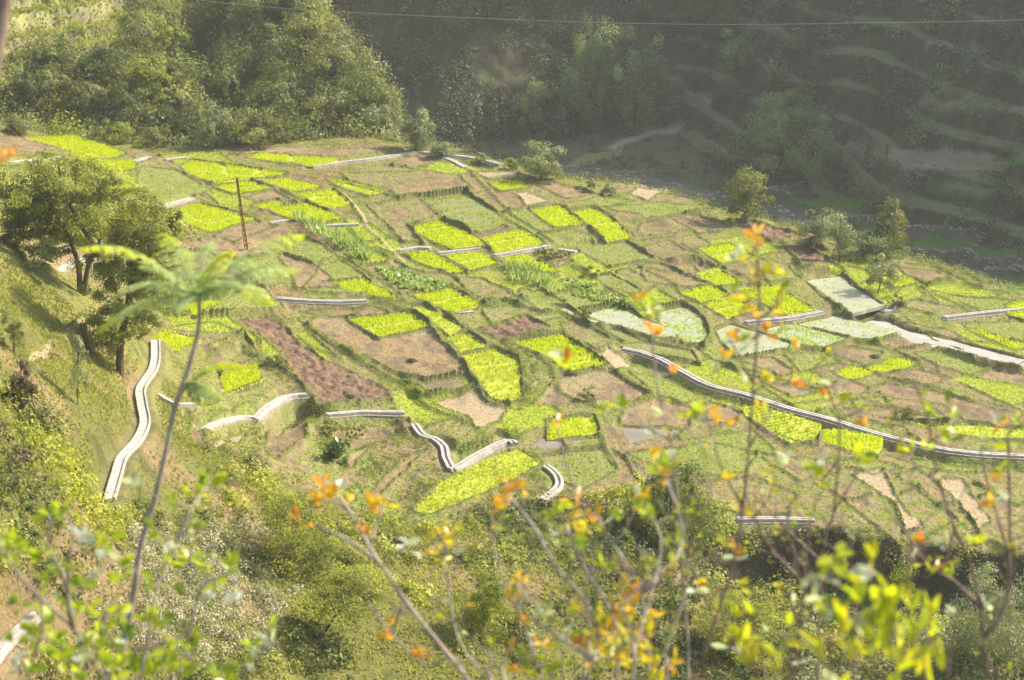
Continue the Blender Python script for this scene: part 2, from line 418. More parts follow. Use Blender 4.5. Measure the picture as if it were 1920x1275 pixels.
# bare ground: s soil, p freshly ploughed dark soil, t tan stubble, f half overgrown
BARE = [
 ('p', '425,590 520,587 560,643 620,682 735,742 738,756 590,763 558,718 528,658 470,612'),
 ('s', '560,592 650,592 655,602 713,638 807,620 853,670 885,707 795,720 750,705 690,673 620,640 580,610'),
 ('p', '893,618 990,593 1040,620 947,642'),
 ('t', '813,750 893,732 917,757 953,767 940,793 900,810 880,787'),
 ('s', '997,760 1040,712 1140,692 1220,743 1173,763 1107,760'),
 ('s', '1173,763 1227,747 1300,765 1290,807 1163,793'),
 ('p', '1367,413 1413,417 1500,440 1450,457 1390,433'),
 ('p', '1477,465 1520,459 1573,500 1507,507 1493,487'),
 ('s', '453,370 517,357 567,387 480,380'),
 ('s', '400,440 473,413 527,427 440,457'),
 ('s', '350,278 467,275 640,280 760,285 640,297 547,290 433,287'),
 ('s', '-40,252 40,252 160,287 90,290 -40,266'),
 ('s', '735,300 790,288 830,297 800,315 740,312'),
 ('t', '885,322 975,325 960,338 915,337'),
 ('t', '963,363 993,360 1033,380 993,388'),
 ('s', '1000,345 1040,342 1120,367 1060,373'),
 ('f', '690,385 787,367 830,400 767,423 793,457 757,455'),
 ('s', '1007,483 1067,473 1077,493 1040,507'),
 ('s', '1255,405 1313,402 1377,430 1313,440'),
 ('f', '1595,650 1660,660 1630,687 1547,660'),
 ('s', '1827,707 1867,693 2000,715 2000,737'),
 ('s', '1630,730 1673,715 1780,740 1990,790 1990,810 1810,790 1773,760 1680,747'),
 ('s', '1380,673 1447,670 1493,700 1467,707'),
 ('t', '1600,890 1657,877 1680,930 1733,997 1697,1005 1683,947'),
 ('t', '1757,897 1807,900 1860,983 1837,1003'),
 ('t', '390,823 457,803 463,820 400,843'),
 ('s', '493,820 537,773 577,777 580,820 520,860'),
 ('s', '693,920 773,850 803,843 747,897 693,940'),
 ('s', '660,847 707,827 670,870 640,883'),
 ('s', '57,463 133,453 133,493 63,493'),
 ('t', '50,617 160,587 173,620 107,640 100,663 33,660'),
 ('f', '330,605 460,637 375,657 335,628'),
 ('f', '383,663 460,643 500,670 417,690'),
 ('t', '1180,363 1193,352 1250,358 1217,377'),
 ('f', '1200,500 1280,515 1340,532 1290,540 1215,530'),
 ('f', '850,520 910,575 990,560 900,520'),
 ('s', '1640,760 1790,790 1680,800 1560,770'),
 ('f', '1090,470 1010,470 1040,500'),
 ('s', '520,470 600,500 640,540 560,545'),
 ('f', '1190,465 1255,450 1320,490 1240,490'),
 ('t', '1100,690 1140,650 1190,680 1160,700'),
]
BARE += [('f', '640,322 720,302 780,318 860,330 890,358 830,368 750,374 660,346'), ('g', '1240,380 1340,396 1290,403 1205,410 1135,388'), ('f', '1205,413 1280,406 1330,426 1245,441 1190,446'),
 ('g', '1120,370 1195,378 1140,389 1070,385'), ('g', '1412,482 1475,496 1503,524 1445,530'), ('f', '1680,500 1755,509 1795,529 1742,537 1700,515'), ('f', '1722,562 1825,586 1770,594 1690,572'),
 ('g', '1752,547 1850,560 1930,568 1930,576 1838,583'), ('g', '1805,600 1930,596 1930,645 1850,632'), ('s', '1692,602 1790,622 1825,648 1720,616'), ('g', '1716,662 1760,656 1858,692 1820,705 1762,690'),
 ('f', '1642,702 1720,692 1786,710 1740,724 1680,712'), ('g', '1470,662 1548,662 1580,682 1500,700'), ('s', '1502,722 1600,716 1655,736 1580,745'), ('f', '1592,750 1658,746 1680,764 1622,770'),
 ('s', '1402,702 1490,726 1538,740 1482,746'), ('f', '905,577 968,572 1035,590 985,591 922,610'), ('f', '1052,602 1100,608 1158,640 1120,660 1064,626'), ('g', '640,486 696,526 678,556 570,545 604,500'),
 ('f', '562,576 640,572 694,573 745,590 662,596'), ('g', '490,461 558,433 636,480 590,494'), ('g', '700,462 758,480 836,515 790,510 740,490'), ('g', '1182,692 1262,702 1328,738 1290,758 1228,740'),
 ('s', '1332,742 1400,762 1378,798 1304,788'), ('g', '1545,862 1640,862 1698,880 1640,890'), ('g', '1662,842 1740,852 1890,872 1760,884'), ('f', '652,800 692,786 765,800 720,824 655,838'),
 ('g', '258,312 330,318 398,358 305,384 262,352'), ('f', '1290,905 1420,895 1500,930 1480,965 1330,960'), ('g', '1180,850 1330,830 1420,850 1400,890 1250,895'), ('f', '1420,850 1530,860 1580,880 1500,905'),
 ('g', '395,770 480,760 470,778 400,795'), ('s', '350,770 380,800 390,850 360,830'), ('g', '590,425 640,440 690,490 640,470'), ('f', '1060,640 1120,655 1135,680 1090,660'), ('g', '900,560 950,545 1010,580 960,570')]
# raised bunds: (half width, height) per line
BUNDS = [
 (.28,.35,'143,253 237,290 260,300'), (.3,.4,'360,300 467,315 547,327 640,340 735,364 760,370'),
 (.35,.45,'403,345 460,337 520,355 573,378 640,407 665,440 700,470 752,490'), (.3,.4,'550,362 623,352 660,385 690,430 720,455'),
 (.3,.35,'767,423 793,457 815,470 860,500 880,515'), (.35,.5,'840,412 880,437 917,460 927,483 955,502 1010,527'),
 (.3,.4,'873,358 950,410 990,437 1030,460'), (.3,.4,'830,293 873,317 903,343 960,400 1040,455'),
 (.3,.4,'983,330 1050,343 1120,367'), (.35,.5,'993,392 1040,383 1073,402 1107,430 1130,453'),
 (.35,.5,'1070,395 1113,388 1147,407 1190,447'), (.3,.4,'1180,453 1223,485 1280,513'), (.3,.4,'1180,453 1260,443'),
 (.3,.45,'1143,503 1233,493 1280,513 1340,530'), (.5,.65,'690,567 730,568 750,582 790,593 807,617 847,657 880,700 897,727 917,757 953,763'),
 (.45,.6,'753,572 797,571 827,588 870,610 900,640 933,650 973,671 985,703 990,733 977,760'),
 (.45,.6,'813,533 853,540 905,572 960,567 975,575 1023,588 1053,588 1083,603 1133,617 1170,640'),
 (.4,.5,'947,642 1050,624 1060,627 1140,685 1223,743'), (.35,.45,'967,645 1003,663 1037,693 1053,737 1113,760 1170,763 1223,745'),
 (.5,.6,'640,657 690,687 740,713 780,727 787,747 827,773 880,793'), (.6,.75,'457,637 460,653 500,683 533,700 567,727 587,760'),
 (.35,.4,'513,587 540,617 583,650 640,673'), (.3,.4,'330,597 400,607 433,623 457,637'), (.3,.4,'333,668 460,640'),
 (.3,.4,'1280,403 1313,400 1340,413 1380,430'), (.35,.45,'1280,457 1310,477 1333,493 1403,523 1410,533'),
 (.4,.5,'1370,412 1413,417 1507,443 1533,467 1580,503 1600,533 1637,560 1663,580'),
 (.4,.5,'1407,433 1447,457 1477,465 1493,490 1510,520 1567,573 1573,587'), (.3,.4,'1590,497 1633,513 1673,543'),
 (.4,.5,'1687,493 1757,503 1793,520 1847,543 1913,553'), (.3,.35,'1673,513 1743,547 1820,583'), (.35,.5,'1740,537 1800,525'),
 (.3,.35,'1563,585 1613,597 1690,627 1747,650 1863,690 1900,695'), (.35,.45,'1613,593 1653,585 1680,597 1713,615 1813,648 1917,683'),
 (.3,.3,'1480,602 1573,630 1593,640 1633,647 1687,628'), (.3,.3,'1427,620 1477,647 1547,658 1590,640'), (.3,.35,'1643,647 1713,673 1730,690'),
 (.35,.5,'1360,687 1407,697 1493,720 1540,733'), (.35,.45,'1540,693 1583,683 1630,690'), (.3,.35,'1630,730 1673,713 1763,730 1800,747 1920,780'),
 (.3,.3,'1690,787 1810,792 1920,806'), (.3,.35,'1380,762 1440,807 1530,836 1545,805'), (.3,.35,'313,393 373,376 480,413 530,427'),
 (.3,.35,'440,458 527,428 560,440'), (.3,.3,'477,386 520,376 573,380'), (.3,.35,'763,475 830,490 880,514 930,500 985,517 1047,513'),
 (.3,.4,'1033,790 1110,779 1126,818 1130,838 1155,880'), (.3,.3,'1030,824 1000,850 1133,839'), (.4,.5,'795,745 880,728 893,722'),
 (.3,.4,'1275,548 1340,535 1365,553 1430,582'), (.3,.4,'1305,524 1350,541 1390,533 1445,534'), (.4,.5,'1093,582 1157,568 1200,583 1240,575 1285,569 1318,595 1330,635 1318,655'),
 (.3,.4,'1343,613 1370,601 1430,617'), (.3,.35,'1105,614 1170,640 1210,642 1290,660'), (.3,.35,'690,385 787,367 873,357'),
 (.3,.35,'60,300 120,296 200,300 255,303'), (.3,.35,'420,690 500,672'), (.3,.4,'640,483 670,497 700,520'),
 (.35,.45,'600,590 580,612 630,650 690,680'), (.3,.35,'520,300 640,320 780,322'), (.3,.35,'1010,483 1077,493 1110,520 1200,560'),
 (.3,.35,'850,515 900,560 990,560'), (.3,.35,'1200,500 1260,530 1275,548'), (.3,.35,'1730,615 1800,640 1920,640'), (.3,.35,'1480,760 1600,745 1640,755 1790,795'),
]
# steep cut banks facing the viewer: (height, line); the ground above the line is held up
CUTS = [
 (.9,'1252,497 1290,491 1330,487'), (1.0,'1508,513 1545,507 1580,506'), (.7,'1062,457 1090,453 1125,450'), (.7,'1163,417 1200,412 1215,405'),
 (.8,'600,820 690,800 755,790'), (1.1,'820,860 850,845 900,832 950,823'), (.6,'1085,519 1110,515 1120,505'), (.6,'440,462 500,452 560,432'),
 (.7,'400,665 440,655 465,648'), (.6,'745,725 800,745 880,725'), (.6,'950,640 1010,632 1055,624'), (.6,'1085,588 1110,585'), (.6,'385,520 430,510'),
 (.5,'1280,405 1330,398'), (.8,'1495,465 1530,458 1560,470'), (.7,'1740,540 1800,527'), (.6,'1020,388 1050,385 1075,402'),
]
PATHS = [ (.22,'640,365 677,400 690,430 720,455 757,490'), (.3,'1280,140 1310,180 1325,200 1300,210 1310,222'), ]
# ---- valley bottom and far plots
VAL = [ ('g','1478,370 1560,362 1650,385 1640,414 1560,402'), ('g','1698,452 1760,438 1825,452 1800,474 1720,470'), ('g','1812,474 1940,458 1940,492 1850,494'),
        ('o','1058,312 1100,288 1165,280 1145,300 1065,318'), ('g','1880,515 1940,512 1940,545 1890,545'), ('g','1560,402 1640,420 1640,440'), ('o','1660,425 1700,440 1690,470 1640,440') ]
RIVER = '1040,322 1090,326 1150,324 1215,338 1290,352 1370,372 1440,392 1500,418 1560,440'
TRACK = '1150,278 1165,268 1200,256 1230,247 1270,244'
VALWALL = ['1478,368 1440,360 1500,350', '1700,472 1750,480 1800,476 1830,490 1850,496 1940,494', '1660,420 1690,436 1760,434 1840,448 1830,462', '1850,512 1940,510', '1070,322 1150,303 1165,282', '1560,404 1640,418']

# canals are needed here too: the ground is levelled under them
CANALS = [   # name, line, width of the bed, wall height, retaining wall below (m), label
 ('1167,653 1200,660 1240,675 1280,697 1330,723 1403,742 1480,767 1567,790 1640,813 1723,833 1800,848 1930,857 2010,860', .42, .34, .7, 'long pale concrete canal curving downhill above the sunk rice plot'),
 ('383,802 413,792 453,782 477,787', .4, .4, .6, 'short canal arm meeting the stone wall at a kink'),
 ('477,787 513,757 540,745 575,747', .42, .45, 1.6, 'canal on top of a rough stone retaining wall'),
 ('613,777 640,777 683,775 758,777', .42, .42, .9, 'straight grey canal below the dark ploughed field'),
 ('777,795 793,818 815,824 833,840 836,858 847,881', .4, .36, 0, 'winding canal dropping through the grass bank'),
 ('849,884 900,852 950,828 965,834', .42, .42, .7, 'straight canal along the top of the row planted rice field'),
 ('1023,873 1043,890 1048,913 1018,938', .36, .32, 0, 'short hooked canal at the corner of the seedling field'),
 ('747,470 783,464 807,466', .4, .3, 0, 'first piece of the middle canal beginning at the grassy bund'),
 ('822,475 860,470 900,466', .4, .3, .3, 'second piece of the middle canal under the three strip rice plot'),
 ('927,480 980,471 1030,462', .4, .36, .4, 'third and longest piece of the middle canal under the two strip rice plot'),
 ('1047,467 1080,473', .36, .3, 0, 'last stub of the middle canal before the crop plot'),
 ('585,314 640,305 707,297 783,285', .45, .35, .3, 'pale canal climbing along the top of the grassy hump'),
 ('785,285 830,291 890,298 940,311', .5, .4, .5, 'ridge canal on the rim running away from the hump top'),
 ('832,293 852,302 873,315', .25, .2, 0, 'thin branch channel leaving the ridge canal downhill'),
 ('297,389 330,380 360,372', .5, .3, .2, 'tilted concrete slab canal above the rice plot by the mast'),
 ('250,301 280,295', .5, .22, 0, 'short slab channel beside the top rice plots'),
 ('310,299 330,297 350,296', .4, .22, 0, 'short slab channel where the grassy bund begins'),
 ('520,558 570,565 640,567 687,565', .5, .38, .4, 'double walled canal above the bare brown field'),
 ('837,586 887,583', .25, .15, 0, 'thin white slab under the bright rice plot'),
 ('1398,605 1473,598 1540,586', .45, .4, .3, 'canal between the rice plots and the flooded plots'),
 ('1770,597 1840,589 1930,580 2000,574', .5, .45, .4, 'stone canal leading off towards the spur rim'),
 ('1655,585 1687,580', .4, .3, 0, 'short canal stub at the head of the open water'),
 ('613,423 672,421', .4, .3, 0, 'short canal at the edge of the maize patch'),
 ('507,418 540,412', .35, .25, 0, 'canal stub above the maize patch'),
 ('1383,974 1450,975 1527,977', .45, .4, .5, 'double concrete canal on the edge of the dark bank'),
 ('63,499 133,494 200,490', .45, .35, .2, 'canal below the small bare plot among the big trees'),
 ('20,303 60,300 110,297', .4, .3, 0, 'canal piece beside the orange twig above the tree crown'),
 ('-30,1250 0,1223 33,1190 73,1150', .6, .4, 0, 'concrete channel in the thicket at the foot of the near bank'),
 ('267,729 293,738 323,757 363,769', .22, .2, 0, 'narrow branch channel leaving the paved path'),
]
PATHC = '292,640 290,683 265,727 267,760 272,793 257,827 230,853 220,887 205,936'

def poly_world(s, f=None, jag=.1):
    p = pts(s); w = hit(p[:, 0], p[:, 1], f=spur)[:, :2]
    out = []
    n = len(w)
    for i in range(n):                              # fill the sides, ragged by a hand's breadth
        a, b = w[i], w[(i + 1) % n]; L = np.linalg.norm(b - a); k = max(1, int(L / .5))
        for t in np.arange(k) / k:
            q = a + (b - a) * t
            if 0 < t: q = q + rng.normal(0, jag * .2, 2) + jag * 1.6 * np.array([vnoise(q[0] * .7, q[1] * .7, 41) - .5, vnoise(q[0] * .7, q[1] * .7, 42) - .5])
            out.append(q)
    return np.array(out)

canal_w = []
for s, wd, ht, rw, lab in CANALS:
    p = pts(s); canal_w.append(catmull(hit(p[:, 0], p[:, 1], f=spur)[:, :2], .7))
def grow(w, m):
    c = w.mean(0); d = w - c; return c + d * (1 + m / np.linalg.norm(d, axis=1))[:, None]
polys = []                                          # (type, world outline, plane)
for k, s, div, label, par in PLOTS: polys.append([k, grow(poly_world(s), .32), None, 'plot'])
for k, s in BARE: polys.append([k, poly_world(s, jag=.3), None, 'bare'])
# the rest of the slope is parcelled out too: a warped net of small plots between the ones above
FIELDS = hit(*pts('-20,305 60,275 350,292 780,297 1040,350 1290,392 1500,452 1700,502 1930,568 1935,1000 1640,985 1370,965 1180,930 1010,860 960,800 800,800 650,860 560,780 470,755 460,640 330,600 300,450 250,360 0,325').T, f=spur)[:, :2]
q_ = hit(np.array([640, 752, 927, 1030.]), np.array([407, 490, 480, 462.]), f=spur)[:, :2]
dA = (q_[1] - q_[0]) / np.linalg.norm(q_[1] - q_[0]); dB = (q_[3] - q_[2]) / np.linalg.norm(q_[3] - q_[2])
nman = len(polys)
def netpt(i, j):
    p = np.array([0, 190.]) + dB * i * 6.6 + dA * (j * 7.6 + (i % 2) * 2.6)
    return p + 3.4 * np.array([vnoise(p[0] / 24, p[1] / 24, 201) - .5, vnoise(p[0] / 24, p[1] / 24, 202) - .5]) + 1.7 * np.array([_hash(np.array([i]), np.array([j]), 203)[0] - .5, _hash(np.array([i]), np.array([j]), 204)[0] - .5])
for i in range(-14, 16):
    for j in range(-14, 16):
        sh = (i % 2) * 2.6
        c4 = np.array([netpt(i, j), netpt(i + 1, j) - dA * ((i + 1) % 2 * 2.6 - sh), netpt(i + 1, j + 1) - dA * ((i + 1) % 2 * 2.6 - sh), netpt(i, j + 1)])
        cc = c4.mean(0)
        if not inpoly(cc[:1], cc[1:], FIELDS)[0]: continue
        a_, b_ = np.meshgrid(np.linspace(.1, .9, 5), np.linspace(.1, .9, 5)); a_ = a_.ravel()[:, None]; b_ = b_.ravel()[:, None]
        sm = (c4[0] * (1 - a_) + c4[1] * a_) * (1 - b_) + (c4[3] * (1 - a_) + c4[2] * a_) * b_
        ov = np.zeros(25, bool)
        for P_ in polys[:nman]: ov |= inpoly(sm[:, 0], sm[:, 1], P_[1])
        for w_ in canal_w: ov |= linedist(sm[:, 0], sm[:, 1], w_) < .9
        if ov.mean() > .5: continue
        r_ = .6 * _hash(np.array([i]), np.array([j]), 205)[0] + .4 * vnoise(cc[0] / 14, cc[1] / 14, 206)
        k = 's' if r_ < .29 else ('f' if r_ < .42 else ('g' if r_ < .53 else 'y'))
        pv_ = proj(np.array([cc[0], cc[1], spur(cc[:1], cc[1:])[0]]))[1]
        if pv_ > 775 and k == 'y': k = 'f' if r_ < .8 else 'g'
        w_ = np.vstack([c4[m] + (c4[(m + 1) % 4] - c4[m]) * np.linspace(0, 1, 14, endpoint=False)[:, None] for m in range(4)])
        w_ = w_ + .55 * np.stack([vnoise(w_[:, 0] * .45, w_[:, 1] * .45, 207) - .5, vnoise(w_[:, 0] * .45, w_[:, 1] * .45, 208) - .5], -1)
        polys.append([k, w_, None, 'net'])
for P_ in polys:
    w = P_[1]; c = w.mean(0); e = 2.
    zc = land(np.array([c[0]]), np.array([c[1]]))[0]
    gx = (land(np.array([c[0] + e]), np.array([c[1]])) - land(np.array([c[0] - e]), np.array([c[1]])))[0] / (2 * e)
    gy = (land(np.array([c[0]]), np.array([c[1] + e])) - land(np.array([c[0]]), np.array([c[1] - e])))[0] / (2 * e)
    k = 0. if P_[0] == 'W' else (.45 if P_[3] == 'plot' else .7)
    P_[2] = (zc, np.clip(gx, -.2, .2) * k, np.clip(gy, -.2, .2) * k, c)
def plane_z(pl, x, y): return pl[0] + pl[1] * (x - pl[3][0]) + pl[2] * (y - pl[3][1])
pond_w = poly_world('1613,595 1653,587 1677,597 1713,617 1813,650 1913,683 1897,693 1847,683 1780,660 1690,627')
mud_w = [poly_world('990,840 1015,815 1062,828 1062,845'), poly_world('1163,793 1178,833 1250,820 1285,812 1270,808')]
pools = [grow(pond_w, .8)] + mud_w
pool_z = [land(w[:, 0], w[:, 1]).mean() for w in pools]
bunds_w = []
for hw, ht, s in BUNDS:
    ht *= .46; hw *= .85
    p = pts(s); w = hit(p[:, 0], p[:, 1], f=spur)[:, :2]; w = catmull(w, .6)
    w = w + .25 * np.stack([vnoise(w[:, 0] * .6, w[:, 1] * .6, 51) - .5, vnoise(w[:, 0] * .6, w[:, 1] * .6, 52) - .5], -1)
    bunds_w.append((hw, ht, w))
for P_ in polys:                                    # a narrow bund round every plot
    w = np.vstack([P_[1], P_[1][:1]])
    if P_[3] != 'net': bunds_w.append((.17, .17, w)); continue
    ok = np.ones(len(w), bool)
    for Q_ in polys[:nman]: ok &= ~(inpoly(w[:, 0], w[:, 1], Q_[1]) | (linedist(w[:, 0], w[:, 1], np.vstack([Q_[1], Q_[1][:1]])) < .5))
    for run in np.split(np.arange(len(w)), np.where(np.diff(ok.astype(int)) != 0)[0] + 1):
        if ok[run[0]] and len(run) > 3: bunds_w.append((.16, .16, w[run]))
cuts_w = []
for ht, s in CUTS:
    p = pts(s); cuts_w.append((ht, catmull(hit(p[:, 0], p[:, 1], f=spur)[:, :2], .6)))
for (s, wd, ht, rw, lab) in CANALS:                 # the ground is cut away in front of a walled canal
    if rw > 0:
        p = pts(s); w = catmull(hit(p[:, 0], p[:, 1], f=spur)[:, :2], .6); w = w - np.array([0, wd * .5 + .35]); cuts_w.append((-rw, w))
paths_w = [(hw, catmull(hit(*pts(s).T, f=(spur if i_ == 0 else None))[:, :2], .6)) for i_, (hw, s) in enumerate(PATHS)]
val_w = [(k, hit(*pts(s).T)[:, :2]) for k, s in VAL]
river_w = catmull(hit(*pts(RIVER).T)[:, :2], 2.); track_w = catmull(hit(*pts(TRACK).T)[:, :2], 2.)
valwall_w = [catmull(hit(*pts(s).T)[:, :2], 1.) for s in VALWALL]

pave_w = catmull(hit(*pts(PATHC).T)[:, :2], .7)

# ------------------------------------------------------------------ the ground mesh: one polar net, finer where the fields are
fine = R(16.6)
az = np.concatenate([-fine - np.geomspace(.004, .75, 34)[::-1], np.linspace(-fine, fine, 980), fine + np.geomspace(.004, .95, 40)])
rr = np.concatenate([np.linspace(.6, 60, 26), np.arange(62, 98, 1.6), np.arange(98, 132, .42), np.arange(132, 262, .25), np.arange(262, 330, .42),
                     np.arange(330, 432, .55), np.arange(432, 442, 1.5), np.linspace(444, 560, 24)])
AZ, RR = np.meshgrid(az, rr)
GX = RR * np.sin(AZ); GY = RR * np.cos(AZ)
GZ, REG, SDE, SDB, HILLZ = land(GX, GY, True)
BASEZ = GZ.copy()
inside = REG == 0
TYPE = np.zeros(GX.shape, np.int8)                 # 0 natural, 1 soil, 2 ploughed, 3 tan, 4 half grown, 5 under a plot, 6 pool
PID = np.full(GX.shape, -1, np.int16)
def window(P, m):
    """rows/columns of the net that can hold the points of P"""
    a = np.arctan2(P[:, 0], P[:, 1]); r = np.hypot(P[:, 0], P[:, 1])
    i0 = max(np.searchsorted(rr, r.min() - m) - 1, 0); i1 = np.searchsorted(rr, r.max() + m) + 1
    da = m / max(r.min(), 1)
    j0 = max(np.searchsorted(az, a.min() - da) - 1, 0); j1 = np.searchsorted(az, a.max() + da) + 1
    return slice(i0, i1), slice(j0, j1)
tcode = {'s': 1, 'p': 2, 't': 3, 'f': 4, 'g': 7, 'y': 8}
for i, (k, w, pl, what) in enumerate(polys):
    S = window(w, 1.2); x = GX[S]; y = GY[S]
    ins = inpoly(x, y, w); d = linedist(x, y, np.vstack([w, w[:1]]))
    soft = np.where(ins, 1., sstep(.7, 0., d)) * (1 if what == 'plot' else (PID[S] < 0))
    zz = plane_z(pl, x, y)
    g = GZ[S]; g[...] = g + (zz - g) * soft
    if what == 'plot': g[...] = g - .10 * sstep(.0, .35, np.where(ins, d, 0))
    TYPE[S] = np.where(ins & (TYPE[S] == 0), 5 if what == 'plot' else tcode[k], TYPE[S])
    PID[S] = np.where(ins & (PID[S] < 0), i, PID[S])
for w, z0 in zip(pools, pool_z):
    S = window(w, 1.); x = GX[S]; y = GY[S]; ins = inpoly(x, y, w); d = linedist(x, y, np.vstack([w, w[:1]]))
    g = GZ[S]; g[...] = g + (z0 - g) * np.where(ins, 1., sstep(.8, 0., d)) - .28 * sstep(.05, .5, np.where(ins, d, 0))
    TYPE[S] = np.where(ins, 6, TYPE[S])
for ht, w in cuts_w:                               # lift behind, sink in front
    S = window(w, 5.); x = GX[S]; y = GY[S]; d = linedist(x, y, w, True)
    end = np.minimum(np.hypot(x - w[0, 0], y - w[0, 1]), np.hypot(x - w[-1, 0], y - w[-1, 1]))
    lat = sstep(0, 1.5, ((x - w[0, 0]) * (w[-1, 0] - w[0, 0]) + (y - w[0, 1]) * (w[-1, 1] - w[0, 1])) / np.linalg.norm(w[-1] - w[0])) * \
          sstep(0, 1.5, ((w[-1, 0] - x) * (w[-1, 0] - w[0, 0]) + (w[-1, 1] - y) * (w[-1, 1] - w[0, 1])) / np.linalg.norm(w[-1] - w[0]))
    hu, hd = (ht * .5, ht * .5) if ht > 0 else (0., -ht)
    GZ[S] += lat * np.where(d > 0, hu * sstep(0, .15, d) * sstep(4.5, .3, d), -hd * sstep(0, .35, -d) * sstep(5., .6, -d))
BU = np.zeros(GX.shape)                            # how much a spot is grassy bund
for hw, ht, w in bunds_w:
    S = window(w, 2.); x = GX[S]; y = GY[S]; d = linedist(x, y, w)
    nn = .75 + .5 * vnoise(x * 1.1, y * 1.1, 61)
    k = np.exp(-(d / (hw * 1.0 * nn)) ** 2)
    GZ[S] += ht * k * nn
    BU[S] = np.maximum(BU[S], k)
for hw, w in paths_w:
    S = window(w, 1.5); x = GX[S]; y = GY[S]; d = linedist(x, y, w)
    k = np.exp(-(d / hw) ** 2); BU[S] *= (1 - k); TYPE[S] = np.where(k > .4, 3, TYPE[S])
CAN = np.zeros(GX.shape)
for (s, wd, ht, rw, lab), w in list(zip(CANALS, canal_w)) + [(('', .7, 0, 0, ''), pave_w)]:
    S = window(w, 2.); x = GX[S]; y = GY[S]; d = linedist(x, y, w)
    k = sstep(wd + .7, wd * .5 + .25, d)
    CAN[S] = np.maximum(CAN[S], k)
# level the ground under each canal to its own line
for (s, wd, ht, rw, lab), w in list(zip(CANALS, canal_w)) + [(('', .7, 0, 0, ''), pave_w)]:
    S = window(w, 2.); x = GX[S]; y = GY[S]
    lz = spur(w[:, 0], w[:, 1]); lz = np.convolve(np.pad(lz, 3, mode='edge'), np.ones(7) / 7, 'valid')
    dd = np.hypot(x[..., None] - w[:, 0], y[..., None] - w[:, 1]); i = dd.argmin(-1); d = linedist(x, y, w)
    k = sstep(wd + .8, wd * .5 + .3, d)
    below = (BASEZ[S] * 0 + 1)
    GZ[S] = GZ[S] + (lz[i] - .12 - GZ[S]) * k
# fine relief
clod = (vnoise(GX * 1.7, GY * 1.7, 71) - .5) * .22 + (vnoise(GX * 3.6, GY * 3.6, 72) - .5) * .14
GZ += np.where(TYPE == 2, clod * 1.5, np.where((TYPE == 1) | (TYPE == 4), clod * .45, np.where(TYPE == 0, clod * .5, clod * .1))) * sstep(60, 120, RR) * (1 - CAN * .8)
GZ += np.where((TYPE == 0) & (REG == 0), (fbm(GX / 2.2, GY / 2.2, 73) - .5) * .3, 0) * (1 - CAN) * sstep(60, 120, RR)
GZ += np.where((REG >= 2) & (RR < 450), (fbm(GX / 1.8, GY / 1.8, 74) - .5) * .8, 0)
for w in valwall_w:
    S = window(w, 2.5); d = linedist(GX[S], GY[S], w); GZ[S] += .9 * np.exp(-(d / .7) ** 2) * (.7 + .6 * vnoise(GX[S], GY[S], 5))
def gz(x, y):
    """height of the finished ground"""
    x = np.asarray(x, float); y = np.asarray(y, float)
    a = np.arctan2(x, y); r = np.hypot(x, y)
    i = np.clip(np.searchsorted(rr, r) - 1, 0, len(rr) - 2); j = np.clip(np.searchsorted(az, a) - 1, 0, len(az) - 2)
    fi = np.clip((r - rr[i]) / (rr[i + 1] - rr[i]), 0, 1); fj = np.clip((a - az[j]) / (az[j + 1] - az[j]), 0, 1)
    return (GZ[i, j] * (1 - fj) + GZ[i, j + 1] * fj) * (1 - fi) + (GZ[i + 1, j] * (1 - fj) + GZ[i + 1, j + 1] * fj) * fi
def gcell(A, x, y):
    a = np.arctan2(x, y); r = np.hypot(x, y)
    i = np.clip(np.searchsorted(rr, r) - 1, 0, len(rr) - 1); j = np.clip(np.searchsorted(az, a) - 1, 0, len(az) - 1)
    return A[i, j]
def on(u, v):
    p = hit(u, v); p[:, 2] = gz(p[:, 0], p[:, 1]); return p

# ---- colours of the ground itself
def mixc(a, b, t): return a + (np.asarray(b) - a) * np.asarray(t)[..., None]
nA = fbm(GX / 6, GY / 6, 81); nB = fbm(GX / 1.3, GY / 1.3, 82); nC = fbm(GX / 20, GY / 20, 83); nD = fbm(GX / .55, GY / .55, 84, 3)
soil = mixc(np.broadcast_to(np.array([.235, .168, .088]), GX.shape + (3,)).copy(), [.16, .115, .072], sstep(.35, .7, nB))
soil = mixc(soil, [.29, .225, .13], sstep(.5, .75, nA) * .6)
grass = mixc(np.broadcast_to(np.array([.150, .175, .040]), GX.shape + (3,)).copy(), [.225, .20, .085], sstep(.4, .68, nB))
grass = mixc(grass, [.085, .11, .03], sstep(.55, .8, nD) * .6)
cov = sstep(.31, .53, .55 * nA + .45 * nD + .12 * (nC - .5))
COL = mixc(soil, grass, cov)
COL = np.where((TYPE == 1)[..., None], mixc(soil, grass, sstep(.6, .75, .4 * nA + .6 * nD) * .5), COL)
COL = np.where((TYPE == 2)[..., None], mixc(np.broadcast_to(np.array([.195, .125, .080]), GX.shape + (3,)).copy(), [.115, .074, .05], sstep(.4, .65, nD)), COL)
COL = np.where((TYPE == 3)[..., None], mixc(np.broadcast_to(np.array([.34, .26, .165]), GX.shape + (3,)).copy(), [.30, .235, .14], sstep(.4, .65, nD)), COL)
COL = np.where((TYPE == 4)[..., None], mixc(soil, grass, sstep(.45, .6, .5 * nA + .5 * nD)), COL)
COL = np.where((TYPE == 7)[..., None], mixc(mixc(grass, [.19, .23, .045], .5), soil, sstep(.62, .8, .5 * nA + .5 * nD) * .6), COL)
COL = np.where((TYPE == 8)[..., None], mixc(np.broadcast_to(np.array([.26, .30, .03]), GX.shape + (3,)).copy(), [.24, .20, .08], sstep(.52, .7, .5 * nA + .5 * nD)), COL)
COL = np.where(((TYPE == 5) | (TYPE == 6))[..., None], np.array([.16, .13, .075]), COL)
